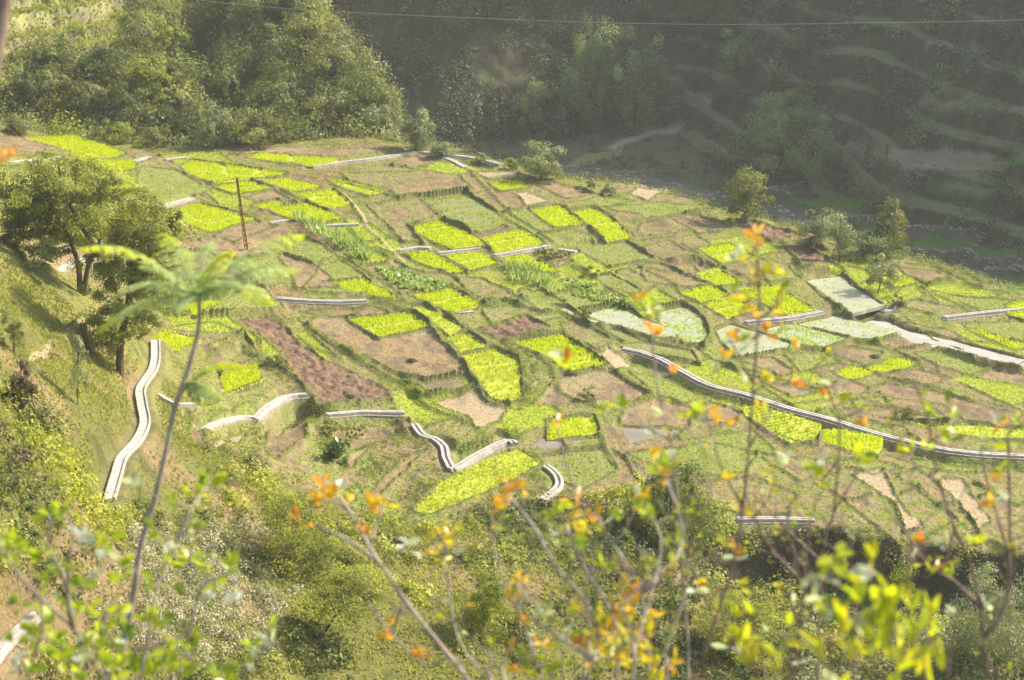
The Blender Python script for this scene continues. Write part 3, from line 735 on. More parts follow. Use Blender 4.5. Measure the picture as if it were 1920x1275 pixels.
COL = mixc(COL, mixc(grass, [.07, .085, .022], .7), np.clip(BU * 1.2, 0, 1) * (.7 + .3 * sstep(.3, .6, nD)))
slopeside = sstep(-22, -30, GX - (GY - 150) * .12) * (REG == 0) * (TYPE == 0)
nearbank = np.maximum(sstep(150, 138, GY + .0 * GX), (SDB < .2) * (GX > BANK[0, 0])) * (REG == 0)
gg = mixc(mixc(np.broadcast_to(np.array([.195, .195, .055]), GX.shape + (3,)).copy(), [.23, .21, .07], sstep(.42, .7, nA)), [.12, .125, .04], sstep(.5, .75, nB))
gg = mixc(gg * np.where(nearbank > .5, .62, .85)[..., None], [.055, .05, .03], (sstep(.5, .2, SDB) * sstep(-2.6, -1.6, SDB) * (GX > BANK[0, 0] - 3) * (nearbank > .5 )))  # shade put into the colour: bank face and ground between bushes darkened
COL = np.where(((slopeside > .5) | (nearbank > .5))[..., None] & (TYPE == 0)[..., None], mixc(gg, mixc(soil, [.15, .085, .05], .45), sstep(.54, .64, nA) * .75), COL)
wild = mixc(np.broadcast_to(np.array([.045, .052, .022]), GX.shape + (3,)).copy(), [.085, .062, .042], sstep(.45, .7, nA))
wild = mixc(wild, [.075, .085, .03], sstep(.5, .75, nB))
wild1 = mixc(wild, [.17, .165, .06], .55)
COL = np.where(((REG == 2) | (REG == 3))[..., None], wild1, COL)
bench = np.zeros(GX.shape)
gr_, gc_ = np.gradient(GZ, axis=0) / np.gradient(RR, axis=0), np.gradient(GZ, axis=1) / (np.gradient(AZ, axis=1) * RR)
steep = np.hypot(gr_, gc_)
flatt = sstep(.55, .25, steep)
COL = np.where((REG == 4)[..., None], mixc(wild, [.15, .16, .075], sstep(.52, .42, FRAC) * .9), COL)
COL = np.where((REG == 2)[..., None], mixc(COL, [.20, .20, .07], flatt * .6 * sstep(-45, -42, GZ)), COL)
COL = np.where(((REG == 0) & (SDE > 1.5))[..., None], mixc(wild, [.10, .11, .04], .5), COL)
COL = np.where((REG == 1)[..., None], mixc(mixc(np.broadcast_to(np.array([.10, .105, .055]), GX.shape + (3,)).copy(), [.13, .10, .07], sstep(.4, .7, nA)), [.07, .10, .035], sstep(.5, .7, nC)), COL)
for k, w in val_w:
    S = window(w, 2.); ins = inpoly(GX[S], GY[S], w)
    COL[S] = np.where(ins[..., None], np.array([.085, .16, .028]) if k == 'g' else np.array([.20, .20, .065]), COL[S])
for w in valwall_w:
    S = window(w, 2.); d = linedist(GX[S], GY[S], w); COL[S] = mixc(COL[S], [.12, .11, .085], np.exp(-(d / .8) ** 2))
d = linedist(GX, GY, river_w); rv = np.exp(-(d / (3.2 + 3 * (nA - .5))) ** 2) * (RR > 255)
COL = mixc(COL, [.15, .15, .12], rv * .8 * sstep(.3, .5, nB)); 
farpaths = []
for s_, hw_, c_ in [('208,-5 190,14 150,36 110,58 60,73 -10,84', 1.2, (.28, .25, .14)), ('-10,20 60,12 110,0', .8, (.26, .25, .12)), ('-10,50 50,44 100,38', .7, (.33, .31, .14)), ('-10,145 30,138 60,136', .8, (.30, .29, .12)), ('1242,137 1280,160 1312,180 1332,192', .8, (.33, .29, .22)), ('1590,268 1650,290 1700,310 1760,312 1830,305', 1.3, (.29, .25, .17)), ('1740,80 1800,90 1850,100', .9, (.26, .24, .17)),
                    ('1700,190 1760,196 1850,202 1930,204', .9, (.26, .25, .16)), ('1790,400 1850,415 1930,432', .8, (.24, .24, .16)), ('1740,345 1800,350 1930,365', .9, (.2, .25, .12))]:
    w_ = catmull(hit(*pts(s_).T)[:, :2], 1.5); farpaths.append(w_); S = window(w_, 4.); d = linedist(GX[S], GY[S], w_); COL[S] = mixc(COL[S], c_, np.exp(-(d / (hw_ * (1. if w_[0, 0] < -20 else .5))) ** 2) * .8)
for s_, c_ in [('1640,284 1740,280 1880,297 1900,308 1800,316 1720,310', (.25, .20, .14)), ('1880,296 1940,292 1940,310 1900,312', (.10, .19, .04)), ('1130,340 1250,348 1330,362 1290,374 1200,350', (.20, .17, .12))]:
    w_ = hit(*pts(s_).T)[:, :2]; S = window(w_, 2.); COL[S] = np.where(inpoly(GX[S], GY[S], w_)[..., None], c_, COL[S])
d = linedist(GX, GY, track_w); COL = mixc(COL, [.33, .29, .23], np.exp(-(d / 1.4) ** 2) * (RR > 255))
COL = mixc(COL, [.24, .18, .12], np.exp(-(CAN * 0 + 1)) * CAN * .5)
COL = COL * (.86 + .28 * nD)[..., None]

# ---- materials
def nodes(name):
    m = bpy.data.materials.new(name); m.use_nodes = True
    nt = m.node_tree; return m, nt, nt.nodes['Principled BSDF']
def lk(nt, a, b): nt.links.new(a, b)
def noise_node(nt, scale, detail=3, coord='Object'):
    tc = nt.nodes.new('ShaderNodeTexCoord'); n = nt.nodes.new('ShaderNodeTexNoise')
    n.inputs['Scale'].default_value = scale; n.inputs['Detail'].default_value = detail
    lk(nt, tc.outputs[coord], n.inputs['Vector']); return n
def ground_mat():
    m, nt, p = nodes('ground')
    a = nt.nodes.new('ShaderNodeAttribute'); a.attribute_name = 'col'
    n = noise_node(nt, 5.0, 5)
    mx = nt.nodes.new('ShaderNodeMix'); mx.data_type = 'RGBA'; mx.blend_type = 'MULTIPLY'; mx.inputs['Factor'].default_value = 1
    rp = nt.nodes.new('ShaderNodeValToRGB'); rp.color_ramp.elements[0].position = .3; rp.color_ramp.elements[0].color = (.62, .62, .6, 1)
    rp.color_ramp.elements[1].position = .7; rp.color_ramp.elements[1].color = (1.25, 1.22, 1.15, 1)
    lk(nt, n.outputs['Fac'], rp.inputs[0]); lk(nt, a.outputs['Color'], mx.inputs[6]); lk(nt, rp.outputs[0], mx.inputs[7])
    lk(nt, mx.outputs[2], p.inputs['Base Color']); p.inputs['Roughness'].default_value = .95; p.inputs['Specular IOR Level'].default_value = .15
    b = nt.nodes.new('ShaderNodeBump'); b.inputs['Strength'].default_value = .6; b.inputs['Distance'].default_value = .12
    lk(nt, n.outputs['Fac'], b.inputs['Height']); lk(nt, b.outputs[0], p.inputs['Normal'])
    return m
GROUND = ground_mat()

# split the net into the pieces of land a map would name
fi = REG[:-1, :-1].copy().astype(np.int32)
nr, ncz = GX.shape
idx = np.arange(nr * ncz).reshape(nr, ncz)
quads = np.stack([idx[:-1, :-1], idx[:-1, 1:], idx[1:, 1:], idx[1:, :-1]], -1)[..., ::-1]
lab = np.zeros(fi.shape, np.int32)                     # 0 terraced_fields 1 valley_floor 2 hillside 3 far_hillside 4.. bare fields
lab[fi == 1] = 1; lab[(fi == 2) | (fi == 3)] = 2; lab[fi == 4] = 3
near = (RR[:-1, :-1] < 90); lab[near & (lab == 0)] = 9
pid = PID[:-1, :-1]
for i, P_ in enumerate(polys):
    if P_[3] != 'plot': lab[(pid == i)] = 100 + i
names = {0: 'terraced_ground', 1: 'valley_floor', 2: 'hillside', 3: 'far_hillside', 9: 'near_slope'}
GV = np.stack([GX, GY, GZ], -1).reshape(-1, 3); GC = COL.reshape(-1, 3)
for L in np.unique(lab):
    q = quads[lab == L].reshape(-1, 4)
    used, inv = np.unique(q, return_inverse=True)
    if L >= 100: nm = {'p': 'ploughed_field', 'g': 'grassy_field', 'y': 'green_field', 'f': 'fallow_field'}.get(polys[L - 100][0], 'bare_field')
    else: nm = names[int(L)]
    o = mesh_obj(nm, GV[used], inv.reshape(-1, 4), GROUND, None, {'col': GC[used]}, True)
    o['kind'] = 'structure'

# ------------------------------------------------------------------ materials for things
def leaf_mat(name, cols, trans=.45, rough=.5, spec=.25, tboost=1.25):
    """foliage: the tone of each leaf picks a colour; light passes through"""
    m, nt, p = nodes(name)
    a = nt.nodes.new('ShaderNodeAttribute'); a.attribute_name = 'tone'
    rp = nt.nodes.new('ShaderNodeValToRGB'); e = rp.color_ramp.elements
    while len(e) < len(cols): e.new(.5)
    for i, c in enumerate(cols): e[i].position = i / (len(cols) - 1); e[i].color = (*c, 1)
    lk(nt, a.outputs['Fac'], rp.inputs[0]); lk(nt, rp.outputs[0], p.inputs['Base Color'])
    p.inputs['Roughness'].default_value = rough; p.inputs['Specular IOR Level'].default_value = spec
    t = nt.nodes.new('ShaderNodeBsdfTranslucent'); g = nt.nodes.new('ShaderNodeMix'); g.data_type = 'RGBA'; g.blend_type = 'MULTIPLY'
    g.inputs['Factor'].default_value = 1; g.inputs[7].default_value = (tboost, tboost * 1.02, tboost * .6, 1)
    lk(nt, rp.outputs[0], g.inputs[6]); lk(nt, g.outputs[2], t.inputs[0])
    x = nt.nodes.new('ShaderNodeMixShader'); x.inputs[0].default_value = trans
    lk(nt, p.outputs[0], x.inputs[1]); lk(nt, t.outputs[0], x.inputs[2]); lk(nt, x.outputs[0], nt.nodes['Material Output'].inputs[0])
    return m
def plain_mat(name, c0, c1, scale=4., rough=.9, spec=.2, bump=.4, dist=.03, metal=0., lo=.35, hi=.65):
    m, nt, p = nodes(name)
    n = noise_node(nt, scale, 6); rp = nt.nodes.new('ShaderNodeValToRGB'); e = rp.color_ramp.elements
    e[0].position = lo; e[0].color = (*c0, 1); e[1].position = hi; e[1].color = (*c1, 1)
    lk(nt, n.outputs['Fac'], rp.inputs[0]); lk(nt, rp.outputs[0], p.inputs['Base Color'])
    p.inputs['Roughness'].default_value = rough; p.inputs['Specular IOR Level'].default_value = spec; p.inputs['Metallic'].default_value = metal
    b = nt.nodes.new('ShaderNodeBump'); b.inputs['Strength'].default_value = bump; b.inputs['Distance'].default_value = dist
    lk(nt, n.outputs['Fac'], b.inputs['Height']); lk(nt, b.outputs[0], p.inputs['Normal'])
    return m
M = {}
M['rice'] = leaf_mat('rice', [(.33, .38, .006), (.46, .52, .008), (.57, .60, .012)], .5)
M['riceY'] = leaf_mat('rice_yellow', [(.27, .33, .014), (.38, .44, .018), (.48, .52, .035)], .5)
M['riceM'] = leaf_mat('crop_green', [(.20, .26, .02), (.31, .38, .03), (.40, .44, .06)], .45)
M['riceW'] = leaf_mat('seedling', [(.22, .31, .03), (.34, .45, .05), (.42, .50, .10)], .45)
M['bed'] = plain_mat('seedbed_mud', (.26, .27, .03), (.36, .38, .035), 3.)
M['bedM'] = plain_mat('crop_bed', (.19, .165, .08), (.17, .19, .06), 2.)
def water_mat(name, c, rough=.06):
    m, nt, p = nodes(name)
    n = noise_node(nt, .7, 4); rp = nt.nodes.new('ShaderNodeValToRGB'); e = rp.color_ramp.elements
    e[0].position = .3; e[0].color = (*[k * .8 for k in c], 1); e[1].position = .7; e[1].color = (*c, 1)
    lk(nt, n.outputs['Fac'], rp.inputs[0]); lk(nt, rp.outputs[0], p.inputs['Base Color'])
    p.inputs['Roughness'].default_value = rough; p.inputs['IOR'].default_value = 1.33; p.inputs['Specular IOR Level'].default_value = .6
    n2 = noise_node(nt, 2.5, 2); b = nt.nodes.new('ShaderNodeBump'); b.inputs['Strength'].default_value = .12; b.inputs['Distance'].default_value = .02
    lk(nt, n2.outputs['Fac'], b.inputs['Height']); lk(nt, b.outputs[0], p.inputs['Normal'])
    return m
M['silt_sky'] = water_mat('silty_water_sky_sheen', (.44, .40, .36), .12)  # pale colour holds silt and a painted reflection of the sky
M['mudw'] = water_mat('puddle_mud', (.24, .21, .17), .10)
M['floodw'] = water_mat('flooded_mud_sky_sheen', (.38, .385, .27), .08)  # mud colour made paler to stand in for reflected sky
M['concrete'] = plain_mat('concrete', (.28, .262, .228), (.45, .415, .365), 2.5, .9, .2, .5, .02)
M['stone'] = plain_mat('rough_stone', (.20, .16, .12), (.38, .32, .25), 3.2, .95, .15, 1., .12)
M['bark'] = plain_mat('bark', (.07, .05, .035), (.15, .11, .08), 6., .95, .1, .8, .03)
M['bark_pale'] = plain_mat('bark_pale', (.24, .19, .15), (.40, .33, .27), 20., .85, .2, .6, .004)
M['bark_red'] = plain_mat('bark_reddish', (.17, .11, .08), (.28, .20, .15), 20., .85, .2, .6, .004)
M['rust'] = plain_mat('rusty_iron', (.13, .05, .03), (.22, .09, .05), 9., .8, .3, .3, .01)
M['wire'] = plain_mat('wire', (.30, .28, .25), (.36, .33, .30), 2., .5, .4, 0, .01)
M['olive'] = leaf_mat('leaf_olive', [(.065, .08, .022), (.15, .18, .045), (.26, .28, .08)])
M['olivelight'] = leaf_mat('leaf_olive_light', [(.095, .108, .032), (.215, .225, .068), (.35, .345, .125)])
M['pale'] = leaf_mat('leaf_grey_green', [(.14, .165, .075), (.26, .285, .13), (.42, .43, .23)], .35)
M['yellow'] = leaf_mat('leaf_yellow_green', [(.15, .17, .025), (.28, .31, .045), (.42, .42, .08)])
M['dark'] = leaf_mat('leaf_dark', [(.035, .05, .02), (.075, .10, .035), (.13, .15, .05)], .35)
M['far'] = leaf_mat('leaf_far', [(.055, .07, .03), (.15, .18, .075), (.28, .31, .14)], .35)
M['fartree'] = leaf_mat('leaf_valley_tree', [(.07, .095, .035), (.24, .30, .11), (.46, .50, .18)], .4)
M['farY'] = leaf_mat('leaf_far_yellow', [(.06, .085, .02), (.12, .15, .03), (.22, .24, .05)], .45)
M['cream'] = leaf_mat('leaf_flowering', [(.12, .13, .05), (.40, .37, .22), (.58, .52, .38)], .3)
M['scrub'] = leaf_mat('leaf_scrub', [(.12, .14, .035), (.32, .335, .075), (.54, .52, .17)], .56)
M['scrubY'] = leaf_mat('leaf_scrub_yellow', [(.20, .22, .03), (.42, .44, .055), (.62, .59, .12)], .55)
M['brown'] = leaf_mat('leaf_brownish', [(.06, .05, .02), (.13, .10, .045), (.20, .17, .08)], .35)
M['grass'] = leaf_mat('grass_blades', [(.16, .175, .04), (.33, .335, .075), (.52, .46, .17)], .5)
M['maize'] = leaf_mat('maize_leaf', [(.17, .24, .05), (.30, .38, .10), (.50, .55, .26)], .45, .35, .5)
M['banana'] = leaf_mat('broad_leaf', [(.03, .07, .02), (.07, .13, .035), (.16, .22, .08)], .35, .35, .5)

from mathutils.geometry import tessellate_polygon
def slab(w, zt, zb):
    n = len(w)
    V = np.vstack([np.column_stack([w, zt]), np.column_stack([w, zb])])
    t = np.array(tessellate_polygon([[Vector((a, b, 0)) for a, b in w]]))
    a, b, c = w[t[:, 0]], w[t[:, 1]], w[t[:, 2]]
    s = (b[:, 0] - a[:, 0]) * (c[:, 1] - a[:, 1]) - (b[:, 1] - a[:, 1]) * (c[:, 0] - a[:, 0])
    t[s < 0] = t[s < 0][:, ::-1]
    i = np.arange(n); j = (i + 1) % n
    area = .5 * np.sum(w[:, 0] * np.roll(w[:, 1], -1) - w[:, 1] * np.roll(w[:, 0], -1))
    q = np.stack([i + n, j + n, j, i], -1)
    if area < 0: q = q[:, ::-1]
    return V, q, t

# ------------------------------------------------------------------ rice plots: a muddy bed and the standing seedlings
def sample_poly(w, dens, n=None):
    lo, hi = w.min(0), w.max(0); A = np.prod(hi - lo)
    p = lo + rng.random((int(A * dens), 2)) * (hi - lo)
    return p[inpoly(p[:, 0], p[:, 1], w)]
def tufts(P, h, wdt, tone, lean=.35, per=2):
    n = len(P); out = MB()
    for k in range(per):
        ax = rand_unit(n) * lean; ax[:, 2] = 1; ax /= np.linalg.norm(ax, axis=1)[:, None]
        hh = h * (.7 + .6 * rng.random(n))
        c = P + ax * hh[:, None] * .5 + np.column_stack([rng.normal(0, wdt * .4, (n, 2)), np.zeros(n)])
        V, q, t = leaves(c, hh, tone, aspect=wdt / h * (.8 + .5 * rng.random()), axis=ax)
        out.add(V, q, tone=t)
    return out
PLOTCAT = {'B': 'rice plot', 'Y': 'rice plot', 'M': 'crop plot', 'W': 'flooded plot'}
for i, (k, s, div, label, par) in enumerate(PLOTS):
    w, pl = polys[i][1], polys[i][2]
    nm = {'B': 'rice_plot', 'Y': 'rice_plot', 'M': 'crop_plot', 'W': 'flooded_plot'}[k]
    org = np.array([pl[3][0], pl[3][1], pl[0]])
    e = tag(empty(nm, org), label, PLOTCAT[k], {'B': 'rice plots on the terraced spur', 'Y': 'rice plots on the terraced spur', 'M': 'green crop plots on the terraced spur', 'W': 'flooded seedling plots'}[k])
    b = MB(); zt = plane_z(pl, w[:, 0], w[:, 1]) - (.0 if k == 'W' else .02)
    V, q, t = slab(w, zt, zt - .35); b.add(V, q, t)
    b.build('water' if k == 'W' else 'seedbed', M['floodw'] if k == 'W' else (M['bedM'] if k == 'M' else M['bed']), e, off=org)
    dens = {'B': 40, 'Y': 24, 'M': 18, 'W': 22}[k]
    p = sample_poly(w, dens)
    n1 = fbm(p[:, 0] / 2.5, p[:, 1] / 2.5, 91); n2 = vnoise(p[:, 0] / .8, p[:, 1] / .8, 92)
    keep = np.ones(len(p), bool)
    dl = linedist(p[:, 0], p[:, 1], np.vstack([w, w[:1]]))
    if k != 'W': keep &= dl > .06
    for dv in div:
        dw = catmull(hit(*pts(dv).T)[:, :2], .6)
        keep &= linedist(p[:, 0], p[:, 1], dw) > .28 + .12 * (n2 - .5)
    if k == 'W': keep &= rng.random(len(p)) < np.clip(par * 1.3 * sstep(.25, .75, .6 * n1 + .4 * n2 + (par - .45) * .5), .02, 1)
    elif k == 'M': keep &= rng.random(len(p)) < .35 + .6 * sstep(.3, .6, n1)
    elif k == 'Y': keep &= rng.random(len(p)) < .55 + .45 * sstep(.3, .6, n1)
    elif par == 1: keep &= (.5 * n1 + .5 * n2) > .36
    if par == 2:
        c = w - w.mean(0); ev, evec = np.linalg.eigh(c.T @ c); dr = evec[:, 1]; nn = np.array([-dr[1], dr[0]])
        if abs(dr[1]) > abs(dr[0]): dr, nn = nn, dr
        s_ = p @ nn; sp_ = .62; r_ = np.round(s_ / sp_) * sp_
        p = p + ((r_ - s_) * .72)[:, None] * nn
    p = p[keep]; n1 = n1[keep]; n2 = n2[keep]
    tone = np.clip(.22 + .42 * n1 + .25 * (n2 - .5) + .32 * rng.random(len(p)), 0, 1)
    P3 = np.column_stack([p, plane_z(pl, p[:, 0], p[:, 1]) - .02])
    hgt = {'B': .26, 'Y': .24, 'M': .2, 'W': .2}[k]
    mb = tufts(P3, hgt, .085, tone)
    mb.build('foliage', M[{'B': 'rice', 'Y': 'riceY', 'M': 'riceM', 'W': 'riceW'}[k]], e, off=org)
for w, z0, lb in zip(pools, pool_z, ('irrigation_pond', 'puddle', 'puddle')):
    b = MB(); w2 = w + (w - w.mean(0)) / np.linalg.norm(w - w.mean(0), axis=1)[:, None] * .25
    V, q, t = slab(w2, np.full(len(w), z0 - .05), np.full(len(w), z0 - .5)); b.add(V, q, t)
    o = b.build('water', M['silt_sky' if lb == 'irrigation_pond' else 'mudw']); o['kind'] = 'structure'

# ------------------------------------------------------------------ canals
def ribbon(w, zb, zt, off, half):
    """a wall of rectangular section along a plan line"""
    T = np.gradient(w, axis=0); T /= np.linalg.norm(T, axis=1)[:, None] + 1e-9; N = np.column_stack([-T[:, 1], T[:, 0]])
    a = w + N * (off + half); b = w + N * (off - half); m = len(w)
    V = np.stack([np.column_stack([a, zb]), np.column_stack([a, zt]), np.column_stack([b, zt]), np.column_stack([b, zb])], 1).reshape(-1, 3)
    i = np.arange(m - 1)[:, None] * 4; j = np.arange(4)[None]; k = (j + 1) % 4
    q = np.stack([i + j, i + 4 + j, i + 4 + k, i + k], -1).reshape(-1, 4)
    q = np.vstack([q, [[0, 1, 2, 3]], [[(m - 1) * 4 + 3, (m - 1) * 4 + 2, (m - 1) * 4 + 1, (m - 1) * 4]]])
    return V, q
def smooth_line(w):
    z = gz(w[:, 0], w[:, 1]); k = min(7, len(z) // 2 * 2 - 1)
    if k >= 3: z = np.convolve(np.pad(z, k // 2, mode='edge'), np.ones(k) / k, 'valid')
    return z
for (s, wd, ht, rw, lb), w in zip(CANALS, canal_w):
    z = smooth_line(w); org = np.array([*w[len(w) // 2], z[len(w) // 2]])
    e = tag(empty('irrigation_canal', org), lb, 'irrigation canal', 'concrete irrigation canals')
    wob = .04 * (vnoise(w[:, 0] * .5, w[:, 1] * .5, 7) - .5)
    th = .115; wd = wd * .58; ht = ht * .82
    b = MB(); V, q = ribbon(w, z - .5, z + .04, 0, wd / 2 + .02); b.add(V, q); b.build('bed', M['concrete'], e, off=org)
    for sgn in (1, -1):
        b = MB(); V, q = ribbon(w, z - .55 - (rw if sgn < 0 else 0), z + ht * (.85 if sgn > 0 else 1) + wob, sgn * (wd / 2 + th), th); b.add(V, q)
        b.build('wall', M['concrete'], e, off=org)
    if rw > 0:
        b = MB(); V, q = ribbon(w, z - .3 - rw, z + ht * .25 + wob * 2, -(wd / 2 + 2 * th + .1), .16); b.add(V, q)
        b.build('retaining_wall', M['stone'], e, off=org)
w = pave_w; z = smooth_line(w); org = np.array([*w[len(w) // 2], z[len(w) // 2]])
e = tag(empty('paved_path', org), 'winding pale paved path with a low kerb running down the grassy slope', 'paved path')
wob = .05 * (vnoise(w[:, 0], w[:, 1], 8) - .5)
b = MB(); V, q = ribbon(w, z - .4, z + .14, 0, .27); b.add(V, q); b.build('paving', M['concrete'], e, off=org)
for sgn in (1, -1):
    b = MB(); V, q = ribbon(w, z - .4, z + (.19 if sgn < 0 else .25) + wob * .4, sgn * .33, .06); b.add(V, q); b.build('kerb', M['concrete'], e, off=org)

# ------------------------------------------------------------------ lattice mast and the wire across the valley
def mast():
    p0 = on(463, 470)[0]; d = p0[1]
    top = at(444, 334, d)[()]
    e = tag(empty('lattice_mast', p0), 'slim rusty lattice mast leaning over the upper rice plots', 'mast')
    b0 = p0 - [0, 0, .4]
    offs = [np.array([-.16, 0, 0]), np.array([.16, 0, 0]), np.array([0, .24, 0])]
    for o_ in offs:
        b = MB(); b.add(*tube(np.array([b0 + o_, top + o_ * .55]), (.05, .045), 6)); b.build('rod', M['rust'], e, off=p0)
    b = MB(); n = 15
    for i in range(n):
        f0, f1 = i / n + .02, (i + 1) / n
        for a, c in ((0, 1), (1, 2), (2, 0)):
            A = b0 + (top - b0) * f0 + offs[a] * (1 - .45 * f0); Cc = b0 + (top - b0) * f1 + offs[c] * (1 - .45 * f1)
            b.add(*tube(np.array([A, Cc]), (.026, .026), 4))
    b.build('lattice', M['rust'], e, off=p0)
mast()
ww = [at(u, v, Y) for u, v, Y in [(-500, -95, 240), (370, 0, 215), (640, 22, 205), (1000, 38, 190), (1200, 44, 182), (1400, 46, 175), (1600, 43, 168), (1920, 37, 158), (2600, 5, 140)]]
b = MB(); b.add(*tube(catmull(ww, 4.), (.032, .032), 5)); o = b.build('power_line', M['wire']); tag(o, 'thin power line strung high across the shaded valley', 'power line')

# ------------------------------------------------------------------ trees and bushes
def crown_pts(shape, n, nc, R3, rc):
    """leaf points in clumps through an uneven crown of half sizes R3 around 0"""
    c = rand_unit(nc) * (rng.random(nc) ** .42)[:, None]
    if shape == 'poplar':
        c[:, 2] = rng.uniform(-1, 1, nc); wz = np.sqrt(np.clip(1 - (np.abs(c[:, 2] + .25) / 1.28) ** 2.2, .02, 1))
        a = rng.uniform(0, 2 * np.pi, nc); r = np.sqrt(rng.random(nc)) * wz; c[:, 0] = np.cos(a) * r; c[:, 1] = np.sin(a) * r
    elif shape == 'umbrella':
        c[:, 2] = np.abs(c[:, 2]) * .9 - .25
    elif shape == 'loose':
        c *= 1.05
    elif shape == 'bush':
        c[:, 2] = np.abs(c[:, 2]) * 1.7 - .95
    lump = .78 + .5 * rng.random(nc); c *= lump[:, None] if shape != 'poplar' else (.85 + .25 * rng.random(nc))[:, None]
    k = rng.integers(0, nc, n)
    rr_ = rc * (.55 + .9 * rng.random(nc))
    P = rand_unit(n) * (rng.random(n) ** .5)[:, None] * rr_[k][:, None]
    P[:, 2] *= .8
    if shape == 'willow': P[:, 2] = P[:, 2] * 1.8 - .2 * rng.random(n)
    P += c[k]
    ct = rng.normal(0, .16, nc)
    tone = .42 + ct[k] + rng.normal(0, .16, n)
    global CN; CN = (P - c[k]) + .35 * P + rng.normal(0, .16, P.shape) * 1.0
    return P * R3, np.clip(tone, 0, 1), c * R3

def tree(name, label, cat, base, box, n, leaf, pal, shape='round', nc=40, rc=.3, trunk=.12, group=None, bark='bark', limbs=9, base_p=None, lean=0, up=.0, depth=1.):
    b = on(*base)[0] if base_p is None else np.asarray(base_p, float)
    u0, v0, u1, v1 = box; Y = b[1]
    cc = at((u0 + u1) / 2, (v0 + v1) / 2, Y)
    s = Y / math.cos(PITCH) / FPX * 1.03
    rx = (u1 - u0) / 2 * s; rz = (v1 - v0) / 2 * s / math.cos(PITCH)
    bot = cc[2] - rz
    e = tag(empty(name, b), label, cat, group)
    R3 = np.array([rx, rx * depth, rz])
    n = int(n * 1.8); P, tone, cl = crown_pts(shape, n, nc, R3, rc)
    cen = cc - b
    m = MB()
    pb = np.array([0, 0, -.3]); top = cen + np.array([0, 0, rz * (.25 if shape != 'poplar' else .8)])
    mid = pb + (cen - pb) * .4 + np.array([lean, 0, 0])
    tp = catmull([pb, mid, cen, top], max(.25, rz / 8))
    m.add(*tube(tp, (trunk, trunk * .25), 7))
    order = np.argsort(-np.linalg.norm(cl, axis=1))[:limbs * 2:2]
    for i in order:
        tgt = cen + cl[i] * .85; f = np.clip(.35 + .5 * rng.random(), .3, .9); st = tp[int(f * (len(tp) - 1))]
        if shape == 'bush': st = pb + [0, 0, .3]
        m.add(*tube(catmull([st, (st + tgt) / 2 + [0, 0, .06 * rz], tgt], max(.2, rz / 6)), (trunk * .45, trunk * .1), 5))
    m.build('trunk' if shape != 'bush' else 'stem', M[bark], e)
    f = MB(); V, q, t = leaves(P + cen, leaf * (.6 + .8 * rng.random(n)), tone, aspect=.6, nrm=CN); f.add(V, q, tone=t)
    f.build('crown' if shape != 'bush' else 'foliage', M[pal], e)
    return e

# the two big trees on the near slope (several stems each)
def big_tree(label, base, forks, blobs, n, leaf, pal, trunk):
    b = on(*base)[0]; Y = b[1]; s = Y / math.cos(PITCH) / FPX
    e = tag(empty('broadleaf_tree', b), label, 'tree', 'big trees on the grassy slope')
    m = MB(); f = MB(); ends = []
    for fk, r in forks:
        w = np.array([at(u, v, Y + dy) - b for u, v, dy in fk]); w[0] += [0, 0, -.3]
        c = catmull(w, .4); m.add(*tube(c, (r, r * .3), 8)); ends.append(c)
    allp = np.vstack(ends)
    for (u, v, ru, rv), k in zip(blobs, np.array([bb[2] * bb[3] for bb in blobs], float) / sum(bb[2] * bb[3] for bb in blobs)):
        c = at(u, v, Y + rng.uniform(-2.2, 2.2)) - b; R3 = np.array([ru * s, ru * s, rv * s / math.cos(PITCH)])
        P, tone, cl = crown_pts('loose', int(n * k), 14, R3 * [1.15, 1.15, 1.3], .40)
        V, q, t = leaves(P + c, leaf * (.6 + .8 * rng.random(len(P))), tone, aspect=.55, nrm=CN); f.add(V, q, tone=t)
        near = allp[np.argmin(np.linalg.norm(allp - c - [0, 0, -1.], axis=1))]
        m.add(*tube(catmull([near, (near + c) / 2 + [0, 0, -.15], c], .4), (.07, .025), 5))
        for i in range(5):
            tg = c + cl[i] * .9; m.add(*tube(catmull([c + (near - c) * .3, (c + tg) / 2, tg], .5), (.035, .01), 4))
    m.build('trunk', M['bark'], e); f.build('crown', M[pal], e)
big_tree('big broad tree with forked dark trunk and open crown on the grassy slope', (150, 546),
         [([(150, 546, 0), (147, 500, 0), (135, 460, .4), (105, 400, .8), (80, 360, 1)], .26), ([(156, 546, 0), (165, 500, 0), (175, 465, -.3), (150, 420, -1), (120, 360, -1.4), (110, 310, -1.4)], .24),
          ([(165, 500, 0), (185, 455, .5), (215, 400, .8), (220, 360, .8)], .14)],
         [(110, 320, 50, 30), (60, 350, 50, 34), (25, 385, 36, 34), (160, 325, 50, 34), (205, 360, 45, 34), (120, 375, 55, 36), (60, 420, 46, 30), (150, 420, 42, 34), (185, 410, 40, 34), (25, 450, 30, 22), (70, 465, 40, 22), (105, 445, 40, 20), (230, 390, 34, 30), (10, 345, 30, 26), (85, 400, 36, 26)],
         42000, .23, 'scrub', .2)
